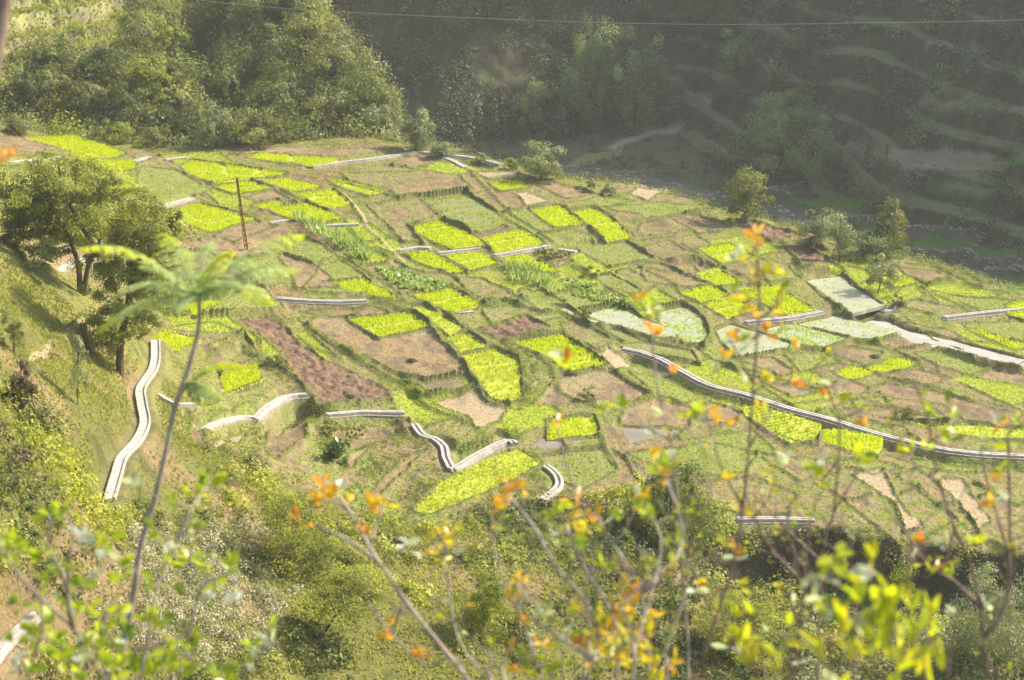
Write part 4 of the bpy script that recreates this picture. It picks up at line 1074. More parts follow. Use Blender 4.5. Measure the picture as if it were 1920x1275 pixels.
big_tree('bushy tree with thick shadowed trunk standing at the head of the paved path', (224, 700),
         [([(224, 700, 0), (226, 640, 0), (236, 590, 0), (245, 530, 0), (250, 450, 0), (245, 400, 0)], .34), ([(236, 590, 0), (215, 540, .5), (195, 490, .8)], .16), ([(240, 560, 0), (275, 510, -.5), (300, 460, -.8)], .14)],
         [(235, 395, 55, 34), (280, 425, 48, 38), (205, 440, 42, 38), (250, 470, 50, 36), (300, 475, 36, 36), (200, 505, 40, 36), (255, 530, 48, 34), (295, 540, 34, 30), (210, 570, 44, 34), (260, 590, 42, 30), (190, 620, 34, 30), (230, 620, 34, 22), (270, 385, 36, 24), (205, 650, 24, 26), (310, 430, 34, 40), (318, 490, 28, 36), (280, 480, 40, 40), (225, 440, 40, 40)],
         38000, .22, 'scrub', .2)

T = [  # name, label, category, base, crown box, leaves, leaf size, palette, shape, clumps, clump radius, trunk, group
 ('poplar_tree', 'rounded poplar standing alone on the rim with reddish twigs at its foot', 'tree', (1398, 418), (1360, 322, 1438, 404), 4200, .24, 'olivelight', 'round', 60, .3, .14, None),
 ('poplar_tree', 'tall pointed poplar with bare lower trunk on the rim', 'tree', (1660, 480), (1632, 382, 1698, 462), 3600, .22, 'olivelight', 'poplar', 60, .28, .13, None),
 ('poplar_tree', 'small spire shaped poplar rising out of the pale rim bushes', 'tree', (1556, 440), (1540, 372, 1576, 432), 1800, .2, 'olivelight', 'poplar', 36, .3, .09, None),
 ('bushy_tree', 'pale round bushy tree below the small spire poplar', 'tree', (1530, 462), (1496, 402, 1572, 456), 3200, .22, 'pale', 'round', 40, .34, .1, None),
 ('willow_tree', 'slender willow with open crown beside ploughed ground', 'tree', (1574, 490), (1552, 408, 1600, 470), 2000, .2, 'pale', 'willow', 30, .3, .09, None),
 ('bush', 'wide pale thicket between the willow and the pointed poplar', 'bush', (1635, 482), (1592, 425, 1690, 482), 3600, .22, 'pale', 'bush', 46, .34, .06, None),
 ('small_tree', 'young loose tree in front of the long bright rice plot', 'tree', (1645, 548), (1622, 480, 1690, 546), 2000, .2, 'pale', 'loose', 26, .32, .08, None),
 ('bush', 'small twiggy brown bush at the head of the open water', 'bush', (1682, 580), (1667, 545, 1702, 580), 500, .14, 'brown', 'bush', 14, .4, .03, None),
 ('rim_tree', 'rounded silvery tree on the rim behind the grassy hump', 'tree', (778, 282), (750, 209, 815, 280), 3600, .25, 'pale', 'round', 44, .32, .1, None),
 ('bush', 'low bush beside the silvery rim tree', 'bush', (828, 292), (808, 258, 850, 292), 1300, .22, 'pale', 'bush', 22, .36, .05, None),
 ('bush', 'tiny rounded bush beyond the ridge canal', 'bush', (898, 304), (882, 283, 912, 304), 600, .2, 'pale', 'bush', 14, .4, .04, None),
 ('rim_tree', 'spreading pale tree dropping over the rim above the river', 'tree', (1012, 336), (974, 268, 1060, 332), 3800, .25, 'pale', 'loose', 40, .32, .1, None),
 ('bush', 'light green bush next to the spreading rim tree', 'bush', (958, 318), (945, 288, 974, 318), 900, .2, 'yellow', 'bush', 18, .36, .04, None),
 ('small_tree', 'tiny lollipop tree on the rim above the sandy plot', 'tree', (1108, 360), (1099, 334, 1118, 352), 420, .18, 'pale', 'round', 12, .4, .05, None),
 ('bush', 'grey green bush beside the tiny lollipop tree', 'bush', (1142, 364), (1124, 338, 1158, 362), 900, .2, 'pale', 'bush', 18, .36, .04, None),
 ('bushy_tree', 'dense dark round tree at the upper edge of the fields', 'tree', (345, 277), (313, 194, 388, 270), 4600, .27, 'olive', 'round', 50, .32, .16, None),
 ('bushy_tree', 'grey green upright tree beside the dark round tree', 'tree', (405, 277), (380, 198, 432, 276), 3000, .25, 'pale', 'round', 40, .32, .12, None),
 ('bushy_tree', 'broad bush like tree casting shade at the upper field edge', 'tree', (478, 274), (424, 206, 530, 272), 5200, .27, 'olivelight', 'round', 56, .3, .14, None),
 ('bush', 'pale bush leaning out beside the broad bush like tree', 'bush', (528, 268), (508, 235, 546, 268), 1100, .22, 'olivelight', 'bush', 20, .38, .05, None),
 ('small_tree', 'lone narrow spire of leaves in front of the dark gorge', 'tree', (613, 260), (603, 216, 622, 256), 700, .2, 'yellow', 'poplar', 20, .32, .05, None),
 ('bush', 'small tuft bush between the spire and the broad bush', 'bush', (566, 262), (557, 244, 576, 262), 380, .18, 'olivelight', 'bush', 10, .42, .03, None),
 ('bushy_tree', 'silvery bushy tree at the foot of the wooded knoll', 'tree', (695, 255), (668, 190, 732, 252), 3200, .27, 'pale', 'round', 40, .34, .1, None),
 ('bush', 'rounded bush at the far corner of the fields under the hillside', 'bush', (26, 250), (8, 212, 52, 250), 1700, .25, 'olivelight', 'bush', 24, .36, .05, None),
 ('bush', 'yellowish bush behind the long upper rice plot', 'bush', (160, 258), (142, 212, 180, 258), 1500, .24, 'yellow', 'bush', 24, .36, .05, None),
 ('bush', 'wide yellow green bush behind the long upper rice plot', 'bush', (212, 268), (180, 218, 244, 268), 2300, .25, 'yellow', 'bush', 30, .34, .05, None),
 ('bush', 'low grey bush next to the dark round tree', 'bush', (288, 276), (262, 228, 316, 276), 1700, .25, 'olivelight', 'bush', 24, .36, .05, None),
 ('bush', 'low bush filling the gap left of wide yellow green bush', 'bush', (115, 254), (88, 226, 144, 254), 1500, .23, 'olivelight', 'bush', 22, .36, .05, None),
 ('hill_tree', 'pale tree with thin trunk halfway up the lit hillside', 'tree', (92, 208), (58, 124, 122, 186), 3000, .3, 'olivelight', 'umbrella', 34, .34, .12, None),
 ('hill_tree', 'bright tree on the skyline shoulder of the lit hillside', 'tree', (325, 165), (300, 112, 356, 160), 2200, .3, 'olivelight', 'loose', 30, .34, .1, None),
 ('dead_tree', 'bare reddish tree at the foot of the lit hillside', 'tree', (372, 212), (358, 164, 388, 196), 60, .2, 'brown', 'loose', 10, .3, .08, None),
 ('small_tree', 'small spindly tree on the tan plot of the near slope', 'tree', (26, 664), (-2, 580, 52, 640), 900, .13, 'olivelight', 'loose', 20, .34, .06, None),
 ('bush', 'brownish green bush on the near slope below the spindly tree', 'bush', (42, 775), (2, 664, 72, 775), 3000, .14, 'brown', 'bush', 34, .34, .06, None),
 ('sapling', 'thin silvery sapling on the shadowed grass bank', 'tree', (145, 760), (126, 636, 166, 740), 900, .13, 'pale', 'poplar', 24, .34, .04, None),
 ('bush', 'large leafy bush at the foot of the narrow terraces', 'bush', (545, 1060), (478, 862, 622, 1060), 9000, .15, 'scrub', 'bush', 70, .28, .08, None),
 ('bush', 'dense dark bush below the seedling field', 'bush', (1255, 1010), (1165, 838, 1352, 1012), 12000, .16, 'olive', 'bush', 80, .26, .1, None),
 ('bush', 'small leafy shrub growing in the bare field beside a bund', 'bush', (1100, 752), (1084, 712, 1120, 752), 600, .15, 'olivelight', 'bush', 16, .38, .03, None),
 ('banana_plant', 'dark broad leaved plant on the narrow terrace under the straight canal', 'plant', (627, 862), (604, 805, 656, 858), 420, .34, 'banana', 'bush', 16, .4, .05, None),
 ('small_tree', 'tree with dark bent trunk in the ravine below the terraces', 'tree', (598, 1195), (570, 1050, 740, 1175), 6500, .15, 'scrub', 'umbrella', 50, .3, .12, None),
 ('bush', 'bright bush in the ravine right of the bent tree', 'bush', (905, 1190), (850, 1050, 975, 1190), 5500, .14, 'yellow', 'bush', 46, .3, .06, None),
 ('bush', 'bright rounded bush against the dark bank', 'bush', (1690, 1110), (1640, 1030, 1735, 1110), 3600, .14, 'yellow', 'bush', 40, .3, .06, None),
 ('bush', 'tall bush at the shadowed end of the dark bank', 'bush', (1395, 1240), (1300, 1070, 1470, 1240), 8000, .15, 'scrub', 'bush', 60, .28, .08, None),
 ('bush', 'grey leaved bush filling the corner beneath the dark bank', 'bush', (1860, 1240), (1770, 1040, 1960, 1240), 9000, .15, 'pale', 'bush', 70, .27, .08, None),
 ('bush', 'dark clipped looking bush on the bund behind the maize clump', 'bush', (1110, 520), (1088, 498, 1124, 520), 700, .13, 'olive', 'bush', 16, .4, .04, None),
 ('bush', 'dark mound bush above the pale flooded plot', 'bush', (1098, 592), (1080, 572, 1116, 592), 600, .12, 'olive', 'bush', 14, .4, .04, None),
 ('bush', 'shrub tuft on the bund beside the dark ploughed field', 'bush', (515, 690), (498, 655, 540, 690), 900, .14, 'olivelight', 'bush', 18, .38, .04, None),
 ('bush', 'low dark shrub among the bare plots above the long canal', 'bush', (1690, 785), (1674, 762, 1716, 785), 700, .13, 'olive', 'bush', 16, .4, .04, None),
 # valley and far slope, in the shade
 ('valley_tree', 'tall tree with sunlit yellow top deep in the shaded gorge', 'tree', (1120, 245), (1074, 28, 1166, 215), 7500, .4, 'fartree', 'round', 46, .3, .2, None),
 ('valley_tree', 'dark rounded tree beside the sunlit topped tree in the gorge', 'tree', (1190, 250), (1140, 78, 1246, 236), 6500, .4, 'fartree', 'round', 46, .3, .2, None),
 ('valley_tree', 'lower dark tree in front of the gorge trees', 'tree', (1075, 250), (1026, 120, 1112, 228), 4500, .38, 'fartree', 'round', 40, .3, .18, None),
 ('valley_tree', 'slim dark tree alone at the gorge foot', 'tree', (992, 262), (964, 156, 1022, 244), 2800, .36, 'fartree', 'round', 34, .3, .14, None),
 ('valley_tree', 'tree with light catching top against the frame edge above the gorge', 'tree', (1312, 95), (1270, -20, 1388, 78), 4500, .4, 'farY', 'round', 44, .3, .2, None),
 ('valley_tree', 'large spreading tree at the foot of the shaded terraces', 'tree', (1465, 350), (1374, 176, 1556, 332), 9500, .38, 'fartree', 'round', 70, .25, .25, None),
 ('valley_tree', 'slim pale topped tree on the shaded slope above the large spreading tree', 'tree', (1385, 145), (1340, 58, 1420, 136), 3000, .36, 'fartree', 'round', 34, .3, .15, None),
]
for bx, pal in [((440, 60, 530, 150), 'olive'), ((530, 20, 620, 110), 'olivelight'), ((585, 80, 670, 165), 'olivelight'), ((640, 130, 725, 215), 'olive'), ((470, 150, 560, 235), 'olive'), ((560, 170, 650, 250), 'olivelight'),
               ((430, -20, 510, 60), 'olivelight'), ((500, -30, 580, 40), 'olive'), ((395, 130, 450, 210), 'olive')]:
    T.append(('woodland_tree', 'leafy tree crown among many alike on the wooded knoll', 'tree', ((bx[0] + bx[2]) / 2, bx[3] + 6), bx, 2600, .34, pal, 'round', 34, .34, .14, 'trees covering the wooded knoll'))
for bx, pal in [((215, 30, 300, 105), 'olivelight'), ((150, 80, 230, 150), 'olive'), ((245, 110, 320, 185), 'yellow'), ((190, 160, 270, 225), 'olive'), ((130, 150, 200, 215), 'olivelight'), ((10, 140, 70, 205), 'olive'), ((280, 30, 345, 100), 'yellow'), ((60, 90, 130, 140), 'olive'), ((300, 170, 350, 225), 'olivelight')]:
    T.append(('woodland_tree', 'leafy tree crown among many alike on the lit terraced hillside', 'tree', ((bx[0] + bx[2]) / 2, bx[3] + 6), bx, 2200, .34, pal, 'round', 30, .34, .14, 'trees covering the lit hillside'))
for t_ in T:
    nm, lb, ct, bs, bx, n, lf, pal, sh, nc, rc, tr, gp = t_
    if nm == 'dead_tree': tree(nm, lb, ct, bs, bx, n, lf, pal, sh, nc, rc, tr, gp, bark='bark_red', limbs=10)
    else: tree(nm, lb, ct, bs, bx, n, lf, pal, sh, nc, rc, tr, gp)

# ------------------------------------------------------------------ undergrowth, woodland, grass: masses nobody could count
def px_of(x, y): return proj(np.stack([x, y, gz(x, y)], -1))
U_NEAR = pts('-60,600 20,590 120,690 215,780 225,860 195,925 330,955 470,865 560,1000 690,960 785,1000 905,960 1000,935 1160,925 1180,850 1340,860 1372,995 1530,1000 1700,1018 1980,1040 1980,1320 -60,1320')
def scatter(name, n, az0, az1, r0, r1, keep, size, nl, leaf, pals, kindlabel=None, flat=.7):
    """bushes strewn over the ground, merged into one object per leaf colour"""
    a = rng.uniform(az0, az1, n); r = np.sqrt(rng.uniform(r0 ** 2, r1 ** 2, n)); x = r * np.sin(a); y = r * np.cos(a)
    k = keep(x, y); x = x[k]; y = y[k]; z = gz(x, y)
    if callable(pals): pi = pals(x, y)
    else: pi = rng.integers(0, len(pals), len(x))
    names_ = sorted(set(pi.tolist())) if callable(pals) else range(len(pals))
    sz = size[0] + (size[1] - size[0]) * rng.random(len(x)) ** 2.2
    out = []
    for j in names_:
        m = pi == j; X = x[m]; Y_ = y[m]; Z = z[m]; S = sz[m]
        if not len(X): continue
        fine_ = (not callable(pals) and pals[j] == 'cream') or (callable(pals) and PALS[j] == 'cream'); cnt = np.maximum(8, (nl * (2.6 if fine_ else 1) * (S / size[1]) ** 1.6)).astype(int); idx_ = np.repeat(np.arange(len(X)), cnt)
        P = rand_unit(len(idx_)) * (rng.random(len(idx_)) ** .45)[:, None]; P[:, 2] = np.abs(P[:, 2])
        lob = np.array([vnoise(P[:, 0] * 2 + idx_ * 7.3, P[:, 1] * 2 + P[:, 2] * 2, 95)])[0]
        nr = P * [1, 1, 1.3] + rng.normal(0, .35, P.shape)
        P *= (.7 + .6 * lob)[:, None]; P[:, 2] *= flat * 1.5
        P = P * S[idx_][:, None] + np.stack([X, Y_, Z - .1 * S], -1)[idx_]
        tone = np.clip(.42 + rng.normal(0, .2, len(X))[idx_] + rng.normal(0, .15, len(idx_)) + .25 * (lob - .5), 0, 1)
        f = MB(); V, q, t = leaves(P, leaf * (.55 if fine_ else 1) * (.6 + .8 * rng.random(len(P))), tone, aspect=.6, nrm=nr); f.add(V, q, tone=t)
        o = f.build(name, M[pals[j] if not callable(pals) else PALS[j]]); o['kind'] = 'stuff'; out.append(o)
    return out
PALS = ['olive', 'scrub', 'scrubY', 'cream', 'pale', 'brown']
def nearpal(x, y):
    u, v = px_of(x, y); n = fbm(x / 9, y / 9, 131); m = vnoise(x / 4, y / 4, 132)
    out = np.where(n < .47, 0, np.where(n < .60, 1, 2)); out = np.where(m > .8, 5, out)
    cr = np.exp(-(((u - 370) / 210) ** 2 + ((v - 1110) / 150) ** 2) * 1.2) + .3 * (m - .5)
    out = np.where(cr > .36, 3, out)
    out = np.where((u > 1500) & (v > 1060) & (m > .45), 4, out)
    return out
def k_near(x, y):
    u, v = px_of(x, y); n = fbm(x / 6, y / 6, 133)
    ins = inpoly(u, v, U_NEAR)
    gl = (u > 640) & (u < 1050) & (v > 1060) & (n < .5)         # grassy clearing
    top = (u < 260) & (v < 940) & (n < np.where(v < 800, .56, .5))
    return ins & ~gl & ~top & (gcell(CAN, x, y) < .2) & (n > .34)
scatter('undergrowth', 6500, -R(17.5), R(17.5), 84, 152, k_near, (.35, 1.6), 190, .28, nearpal)
# bank faces and rims on the terraces
def k_bank(x, y):
    u, v = px_of(x, y)
    z = np.zeros(x.shape, bool)
    for s_ in ('640,930 690,850 770,795 800,830 700,905 690,985', '700,985 770,895 830,840 850,890 790,950 750,1000', '590,830 620,860 610,800', '830,840 970,800 975,825 860,850',
               '985,890 1010,868 1040,880 1040,930 960,960 860,975 900,940', '440,640 470,650 590,755 620,770 580,800 560,740', '470,800 490,815 520,900 480,920', '1360,985 1540,985 1980,1035 1980,1075 1540,1060 1380,1050',
               '380,830 470,850 480,900 400,920', '1700,480 1760,470 1850,520 1840,545 1780,515', '940,640 990,650 1010,700 1000,760 970,770 985,700'):
        z |= inpoly(u, v, pts(s_))
    return z & (gcell(CAN, x, y) < .15) & ~((gcell(TYPE, x, y) == 5))
scatter('undergrowth', 60000, -R(17), R(17), 130, 225, k_bank, (.25, .6), 46, .12, ['olive', 'olivelight', 'yellow'])
# strip of scrub along the rim of the spur
def k_rim(x, y):
    d = linedist(x, y, EDGE, True); n = fbm(x / 4, y / 4, 135)
    return (d > .3) & (d < 9) & (n > .42) & (x > -18)
scatter('undergrowth', 26000, -R(5), R(17), 195, 268, k_rim, (.35, 1.3), 60, .18, ['olivelight', 'pale', 'yellow'])
# wooded near hills
def k_hill(x, y):
    rg = gcell(REG, x, y); n = fbm(x / 7, y / 7, 136); st_ = gcell(flatt, x, y)
    d = linedist(x, y, EDGE, True)
    for w_ in farpaths[:4]: rg = np.where(linedist(x, y, w_) < 1.6, 9, rg)
    k = ((rg == 2) | (rg == 3)) & ((n > .36) | (rg == 3) & (n > .27)) & (rng.random(x.shape) > st_ * .7 * (rg == 2))
    return k | ((rg != 0) & (d > 0) & (d < 12) & (x < -14)) | ((rg == 0) & (d > 1) & (d < 14) & (x < -14))
def hillpal(x, y):
    n = fbm(x / 8, y / 8, 137) + .2 * (rng.random(x.shape) - .5); return np.where(n < .50, 0, np.where(n < .66, 1, np.where(n < .69, 4, 2)))
PALS = ['olive', 'olivelight', 'yellow', 'cream', 'pale', 'brown']
scatter('woodland', 4300, -R(17), -R(1), 246, 360, k_hill, (.7, 3.3), 420, .40, hillpal, flat=.95)
# the shaded far slope
def k_far(x, y):
    rg = gcell(REG, x, y); n = fbm(x / 9, y / 9, 138); f_ = gcell(FRAC, x, y) < .55
    dens = np.where(x < 30, .85, .5) * sstep(.3, .55, n) * (1 - .95 * f_ * (x > 26))
    dr = linedist(x, y, track_w)
    return (rg == 4) & (rng.random(x.shape) < dens) & (dr > 2)
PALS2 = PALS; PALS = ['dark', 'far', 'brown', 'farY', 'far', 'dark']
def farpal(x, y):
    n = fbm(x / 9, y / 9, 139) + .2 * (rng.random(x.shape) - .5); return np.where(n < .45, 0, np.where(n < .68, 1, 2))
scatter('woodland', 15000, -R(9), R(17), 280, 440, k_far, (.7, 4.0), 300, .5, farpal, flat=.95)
def k_val(x, y):
    rg = gcell(REG, x, y); n = fbm(x / 6, y / 6, 140); dr = np.minimum(linedist(x, y, river_w), linedist(x, y, track_w))
    ok = np.ones(x.shape, bool)
    for k, w in val_w: ok &= ~inpoly(x, y, w)
    return (rg == 1) & (n > .42) & (dr > 3.) & ok
scatter('undergrowth', 7000, -R(9), R(17), 260, 420, k_val, (.4, 1.5), 70, .34, farpal)
PALS = PALS2

def grass(n, az0, az1, r0, r1, dens, h, wdt, tonefn):
    a = rng.uniform(az0, az1, n); r = np.sqrt(rng.uniform(r0 ** 2, r1 ** 2, n)); x = r * np.sin(a); y = r * np.cos(a)
    k = rng.random(n) < dens(x, y); x = x[k]; y = y[k]
    P = np.stack([x, y, gz(x, y) - .02], -1)
    mb = tufts(P, h, wdt, np.clip(tonefn(x, y), 0, 1), lean=.55, per=2)
    o = mb.build('grass', M['grass']); o['kind'] = 'stuff'
def g_field(x, y):
    t = gcell(TYPE, x, y); b = gcell(BU, x, y); cv = gcell(cov, x, y); c = gcell(CAN, x, y); rg = gcell(REG, x, y)
    d = np.where(t == 0, .12 + .6 * cv, np.where(t == 4, .25, np.where(t == 1, .06, np.where(t == 2, .04, np.where(t == 3, .05, np.where(t == 7, .5, 0))))))
    d = np.maximum(d * .5, .5 * b * (t != 5)); return d * (c < .35) * (rg == 0)
def g_tone(x, y): return .30 + .5 * (fbm(x / 3, y / 3, 141) - .35) + .25 * (rng.random(x.shape) - .4)
grass(420000, -R(17), R(17), 138, 262, g_field, .14, .10, g_tone)
_g = M['grass']; M['grass'] = M['riceM']
grass(260000, -R(17), R(17), 138, 262, lambda x, y: .95 * (gcell(TYPE, x, y) == 8) * (gcell(CAN, x, y) < .35) * (gcell(BU, x, y) < .5), .15, .085, lambda x, y: .15 + .6 * fbm(x / 5, y / 5, 151) + .3 * rng.random(x.shape))
M['grass'] = _g
def g_slope(x, y):
    rg = gcell(REG, x, y); t = gcell(TYPE, x, y); c = gcell(CAN, x, y)
    return (.25 + .7 * sstep(.35, .6, fbm(x / 4, y / 4, 142))) * ((rg == 0) & (t < 5) & (c < .35)) * np.where(t > 0, .15, 1.)
grass(120000, -R(17.5), R(17.5), 86, 158, lambda x, y: g_slope(x, y) * ((y < 142) | (x < -20)), .24, .13, g_tone)
grass(60000, -R(17.5), -R(2), 246, 340, lambda x, y: 1. * ((gcell(REG, x, y) == 2) | (gcell(REG, x, y) == 3)), .5, .3, g_tone)
# maize and vegetables
def crop(name, s, dens, h, wdt, pal, per, lean, lb):
    p = pts(s); w = hit(p[:, 0], p[:, 1], f=spur)[:, :2]; q = sample_poly(w, dens)
    P = np.column_stack([q, gz(q[:, 0], q[:, 1])])
    mb = tufts(P, h, wdt, np.clip(rng.normal(.5, .22, len(P)), 0, 1), lean=lean, per=per)
    o = mb.build(name, M[pal]); o['kind'] = 'stuff'
crop('maize_leaves', '545,408 590,418 690,474 700,494 660,488 600,450', 3.2, 1.15, .13, 'maize', 6, .8, '')
crop('maize_leaves', '945,505 990,500 1030,525 1045,560 1010,545 960,530', 3.2, 1.1, .13, 'maize', 6, .8, '')
crop('vegetable_leaves', '705,500 760,505 830,535 850,547 800,548 740,540', 9, .45, .3, 'maize', 4, 1.2, '')
crop('vegetable_leaves', '1040,515 1110,540 1200,580 1150,575 1080,555', 7, .4, .26, 'maize', 4, 1.2, '')
crop('vegetable_leaves', '605,800 660,790 690,800 640,830 615,860', 7, .4, .26, 'olivelight', 4, 1.2, '')
crop('vegetable_leaves', '1000,465 1050,470 1070,480 1010,482', 6, .4, .26, 'olivelight', 4, 1.2, '')
# stones along the river
def rocks(name, line, n, spread, smin, smax):
    m = MB(); base = np.array([[1, 0, 0], [-1, 0, 0], [0, 1, 0], [0, -1, 0], [0, 0, 1], [0, 0, -1.]])
    tri = np.array([[0, 2, 4], [2, 1, 4], [1, 3, 4], [3, 0, 4], [2, 0, 5], [1, 2, 5], [3, 1, 5], [0, 3, 5]])
    for _ in range(n):
        c = line[rng.integers(len(line))] + rng.normal(0, spread, 2); s_ = rng.uniform(smin, smax) ** 1.5
        v = base * (.7 + .6 * rng.random((6, 1))) * s_ * [1, 1, .7]; a = rng.random() * 6; Rm = np.array([[math.cos(a), -math.sin(a), 0], [math.sin(a), math.cos(a), 0], [0, 0, 1]])
        v = v @ Rm.T + [c[0], c[1], gz(c[0], c[1])]
        m.add(v, None, tri)
    o = m.build(name, M['stone']); o['kind'] = 'stuff'
rocks('pebbles', river_w, 110, 2.0, .2, .8)
for w in valwall_w: rocks('rubble', w, 90, .3, .25, .55)

# small heaps of straw and weeds left on the plots
for u, v, r_, lb in [(772, 682, .55, 'small dark weed heap in the middle of the bare brown field'), (1070, 702, .7, 'dark weed heap at the lower corner of the large brilliant rice plot'), (1640, 670, .6, 'dark weed heap above the two neighbouring rice plots'),
                     (562, 774, .9, 'reddish straw heap on the plot beneath the stone walled canal'), (660, 590, .5, 'low weed heap below the double walled canal'), (945, 432, .5, 'weed heap on the dull green plot above the two strip rice plot'),
                     (1030, 485, .55, 'dark heap of turned earth and weeds beside the last canal stub'), (1575, 992, .9, 'straw heap at the edge of the dark bank beside the double canal'), (655, 752, .5, 'weed heap low in the dark ploughed field')]:
    b0 = on(u, v)[0]; e = tag(empty('straw_heap', b0), lb, 'heap', 'weed and straw heaps on the plots')
    n = 420; P = rand_unit(n); P[:, 2] = np.abs(P[:, 2]); nr = P + rng.normal(0, .4, P.shape); P = P * (rng.random(n) ** .4)[:, None] * [r_, r_, r_ * .5]
    f = MB(); V, q, t_ = leaves(P, .2 * (.6 + .8 * rng.random(n)), rng.random(n) * .7, aspect=.25, nrm=nr); f.add(V, q, tone=t_); f.build('straw', M['brown'], e)

# ------------------------------------------------------------------ plants close to the viewer (out of focus)
M['leaves_near'] = leaf_mat('leaf_near', [(.50, .52, .43), (.07, .11, .03), (.22, .31, .02), (.46, .50, .02), (.62, .42, .02), (.60, .20, .04)], .5, .32, .5)  # whitish first stop paints sun glare on glossy leaves
M['frond'] = leaf_mat('frond_leaf', [(.18, .26, .12), (.36, .44, .22), (.50, .56, .26), (.62, .64, .06), (.72, .66, .03)], .5, .4, .4)
def ovate(P, D, N, L, wd, tone, curl=.12):
    """folded oval leaves: base P, direction D, face normal N, length L"""
    n = len(P); L = np.broadcast_to(L, (n,))[:, None]
    D = D / (np.linalg.norm(D, axis=1)[:, None] + 1e-9); S = np.cross(D, N); S /= np.linalg.norm(S, axis=1)[:, None] + 1e-9; N = np.cross(S, D)
    def p(a, s, h): return P + D * L * a + S * L * wd * s + N * L * h
    V = np.stack([p(0, 0, 0), p(.22, .36, .05), p(.55, .5, .05), p(.82, .3, .0), p(1, 0, -curl), p(.82, -.3, .0), p(.55, -.5, .05), p(.22, -.36, .05), p(.3, 0, -.02), p(.62, 0, -.03)], 1).reshape(-1, 3)
    q = np.array([[0, 8, 1, 1], [1, 8, 9, 2], [2, 9, 4, 3], [0, 7, 8, 8], [7, 6, 9, 8], [6, 5, 4, 9]])
    q4 = np.array([[1, 8, 9, 2], [2, 9, 4, 3], [7, 6, 9, 8], [6, 5, 4, 9]]); t3 = np.array([[0, 8, 1], [0, 7, 8]])
    o = (np.arange(n) * 10)[:, None, None]
    return V, (q4[None] + o).reshape(-1, 4), (t3[None] + o).reshape(-1, 3), np.repeat(np.broadcast_to(tone, (n,)), 10)
def groundpt(x, y):
    return np.array([x, y, gz(np.array([x]), np.array([y]))[0] - .02])
def near_plant(name, label, cat, root_uvd, stems, clusters, leaf_px, bark='bark_pale', wd=.5, group=None, mat='leaves_near', up=.35, leafname='foliage', fill=()):
    """stems: [(line 'u,v ...', depth0, depth1, r0 px, r1 px, rooted)]; clusters: [(u, v, n, tone lo, tone hi, spread px)]"""
    x, z = ray(root_uvd[0], root_uvd[1]); root = groundpt(float(x) * root_uvd[2], root_uvd[2])
    e = tag(empty(name, root), label, cat, group)
    m = MB(); f = MB(); nodes_ = []
    for s, d0, d1, r0, r1, rooted in stems:
        p = pts(s); d = np.linspace(d0, d1, len(p)); w = at(p[:, 0], p[:, 1], d)
        sc = (d0 + d1) / 2 / FPX
        if rooted:
            a = w[0]; mid = (a + root) / 2 + np.array([(a[0] - root[0]) * .2, 0, 0]); w = np.vstack([root - [0, 0, .1], mid, w])
        c = catmull(w, .03); rad = np.linspace(r0, r1, len(c)) * sc * (1 + .12 * np.sin(np.arange(len(c)) * 1.7))
        m.add(*tube(c, rad, 7)); k0 = 0 if not rooted else int(len(c) * .3); nodes_.append(c[k0:])
    allp = np.vstack(nodes_)
    u_, v_ = proj(allp)
    for (u, v, n, t0, t1, spr) in clusters:
        n = int(n * 1.25 + .5)
        i = np.argmin((u_ - u) ** 2 + (v_ - v) ** 2); A = allp[i]; d = A[1]
        sc = d / FPX
        c = at(u, v, d + rng.uniform(-.12, .12))
        if np.linalg.norm(c - A) > .004:
            m.add(*tube(catmull([A, A + (c - A) * .5 + np.array([0, 0, -.06 * np.linalg.norm(c - A)]), c], .02), (1.6 * sc, .9 * sc), 5))
        D = rand_unit(n); D[:, 2] = D[:, 2] * .7 + up
        ax = c - A; ax /= np.linalg.norm(ax) + 1e-6; D += ax * .5
        D /= np.linalg.norm(D, axis=1)[:, None]
        P = c + rng.normal(0, spr * sc * .4, (n, 3))
        L = leaf_px * 1.08 * sc * (.7 + .5 * rng.random(n))
        V, q, t, tn = ovate(P, D, rand_unit(n) + [0, 0, .5], L, wd, rng.uniform(t0, t1, n)); f.add(V, q, t, tn)
    for n_, lpx, k_, t0, t1, lf in fill:                    # fine side twigs with a few small leaves each
        for _ in range(n_):
            A = allp[rng.integers(int(len(allp) * .1), len(allp))]; sc = A[1] / FPX
            D = rand_unit(1)[0]; D[2] = abs(D[2]) + .35; D[1] *= .6; D /= np.linalg.norm(D); Lt = lpx * sc * rng.uniform(.5, 1.3)
            c = catmull([A, A + D * Lt * .5 + rand_unit(1)[0] * Lt * .12, A + (D + [0, 0, .25]) * Lt], .015); m.add(*tube(c, (1.5 * sc, .6 * sc), 4))
            kk = max(1, rng.poisson(k_)); ix = np.clip((rng.uniform(.35, 1, kk) * (len(c) - 1)).astype(int), 0, len(c) - 1)
            DD = rand_unit(kk) + D * .8 + [0, 0, .2]
            V, q, t, tn = ovate(c[ix], DD, rand_unit(kk) + [0, 0, .5], lf * sc * rng.uniform(.6, 1.2, kk), wd, rng.uniform(t0, t1, kk)); f.add(V, q, t, tn)
    m.build('stem', M[bark], e, smooth=True, off=root)
    f.build(leafname, M[mat], e, smooth=True, off=root)
    return e

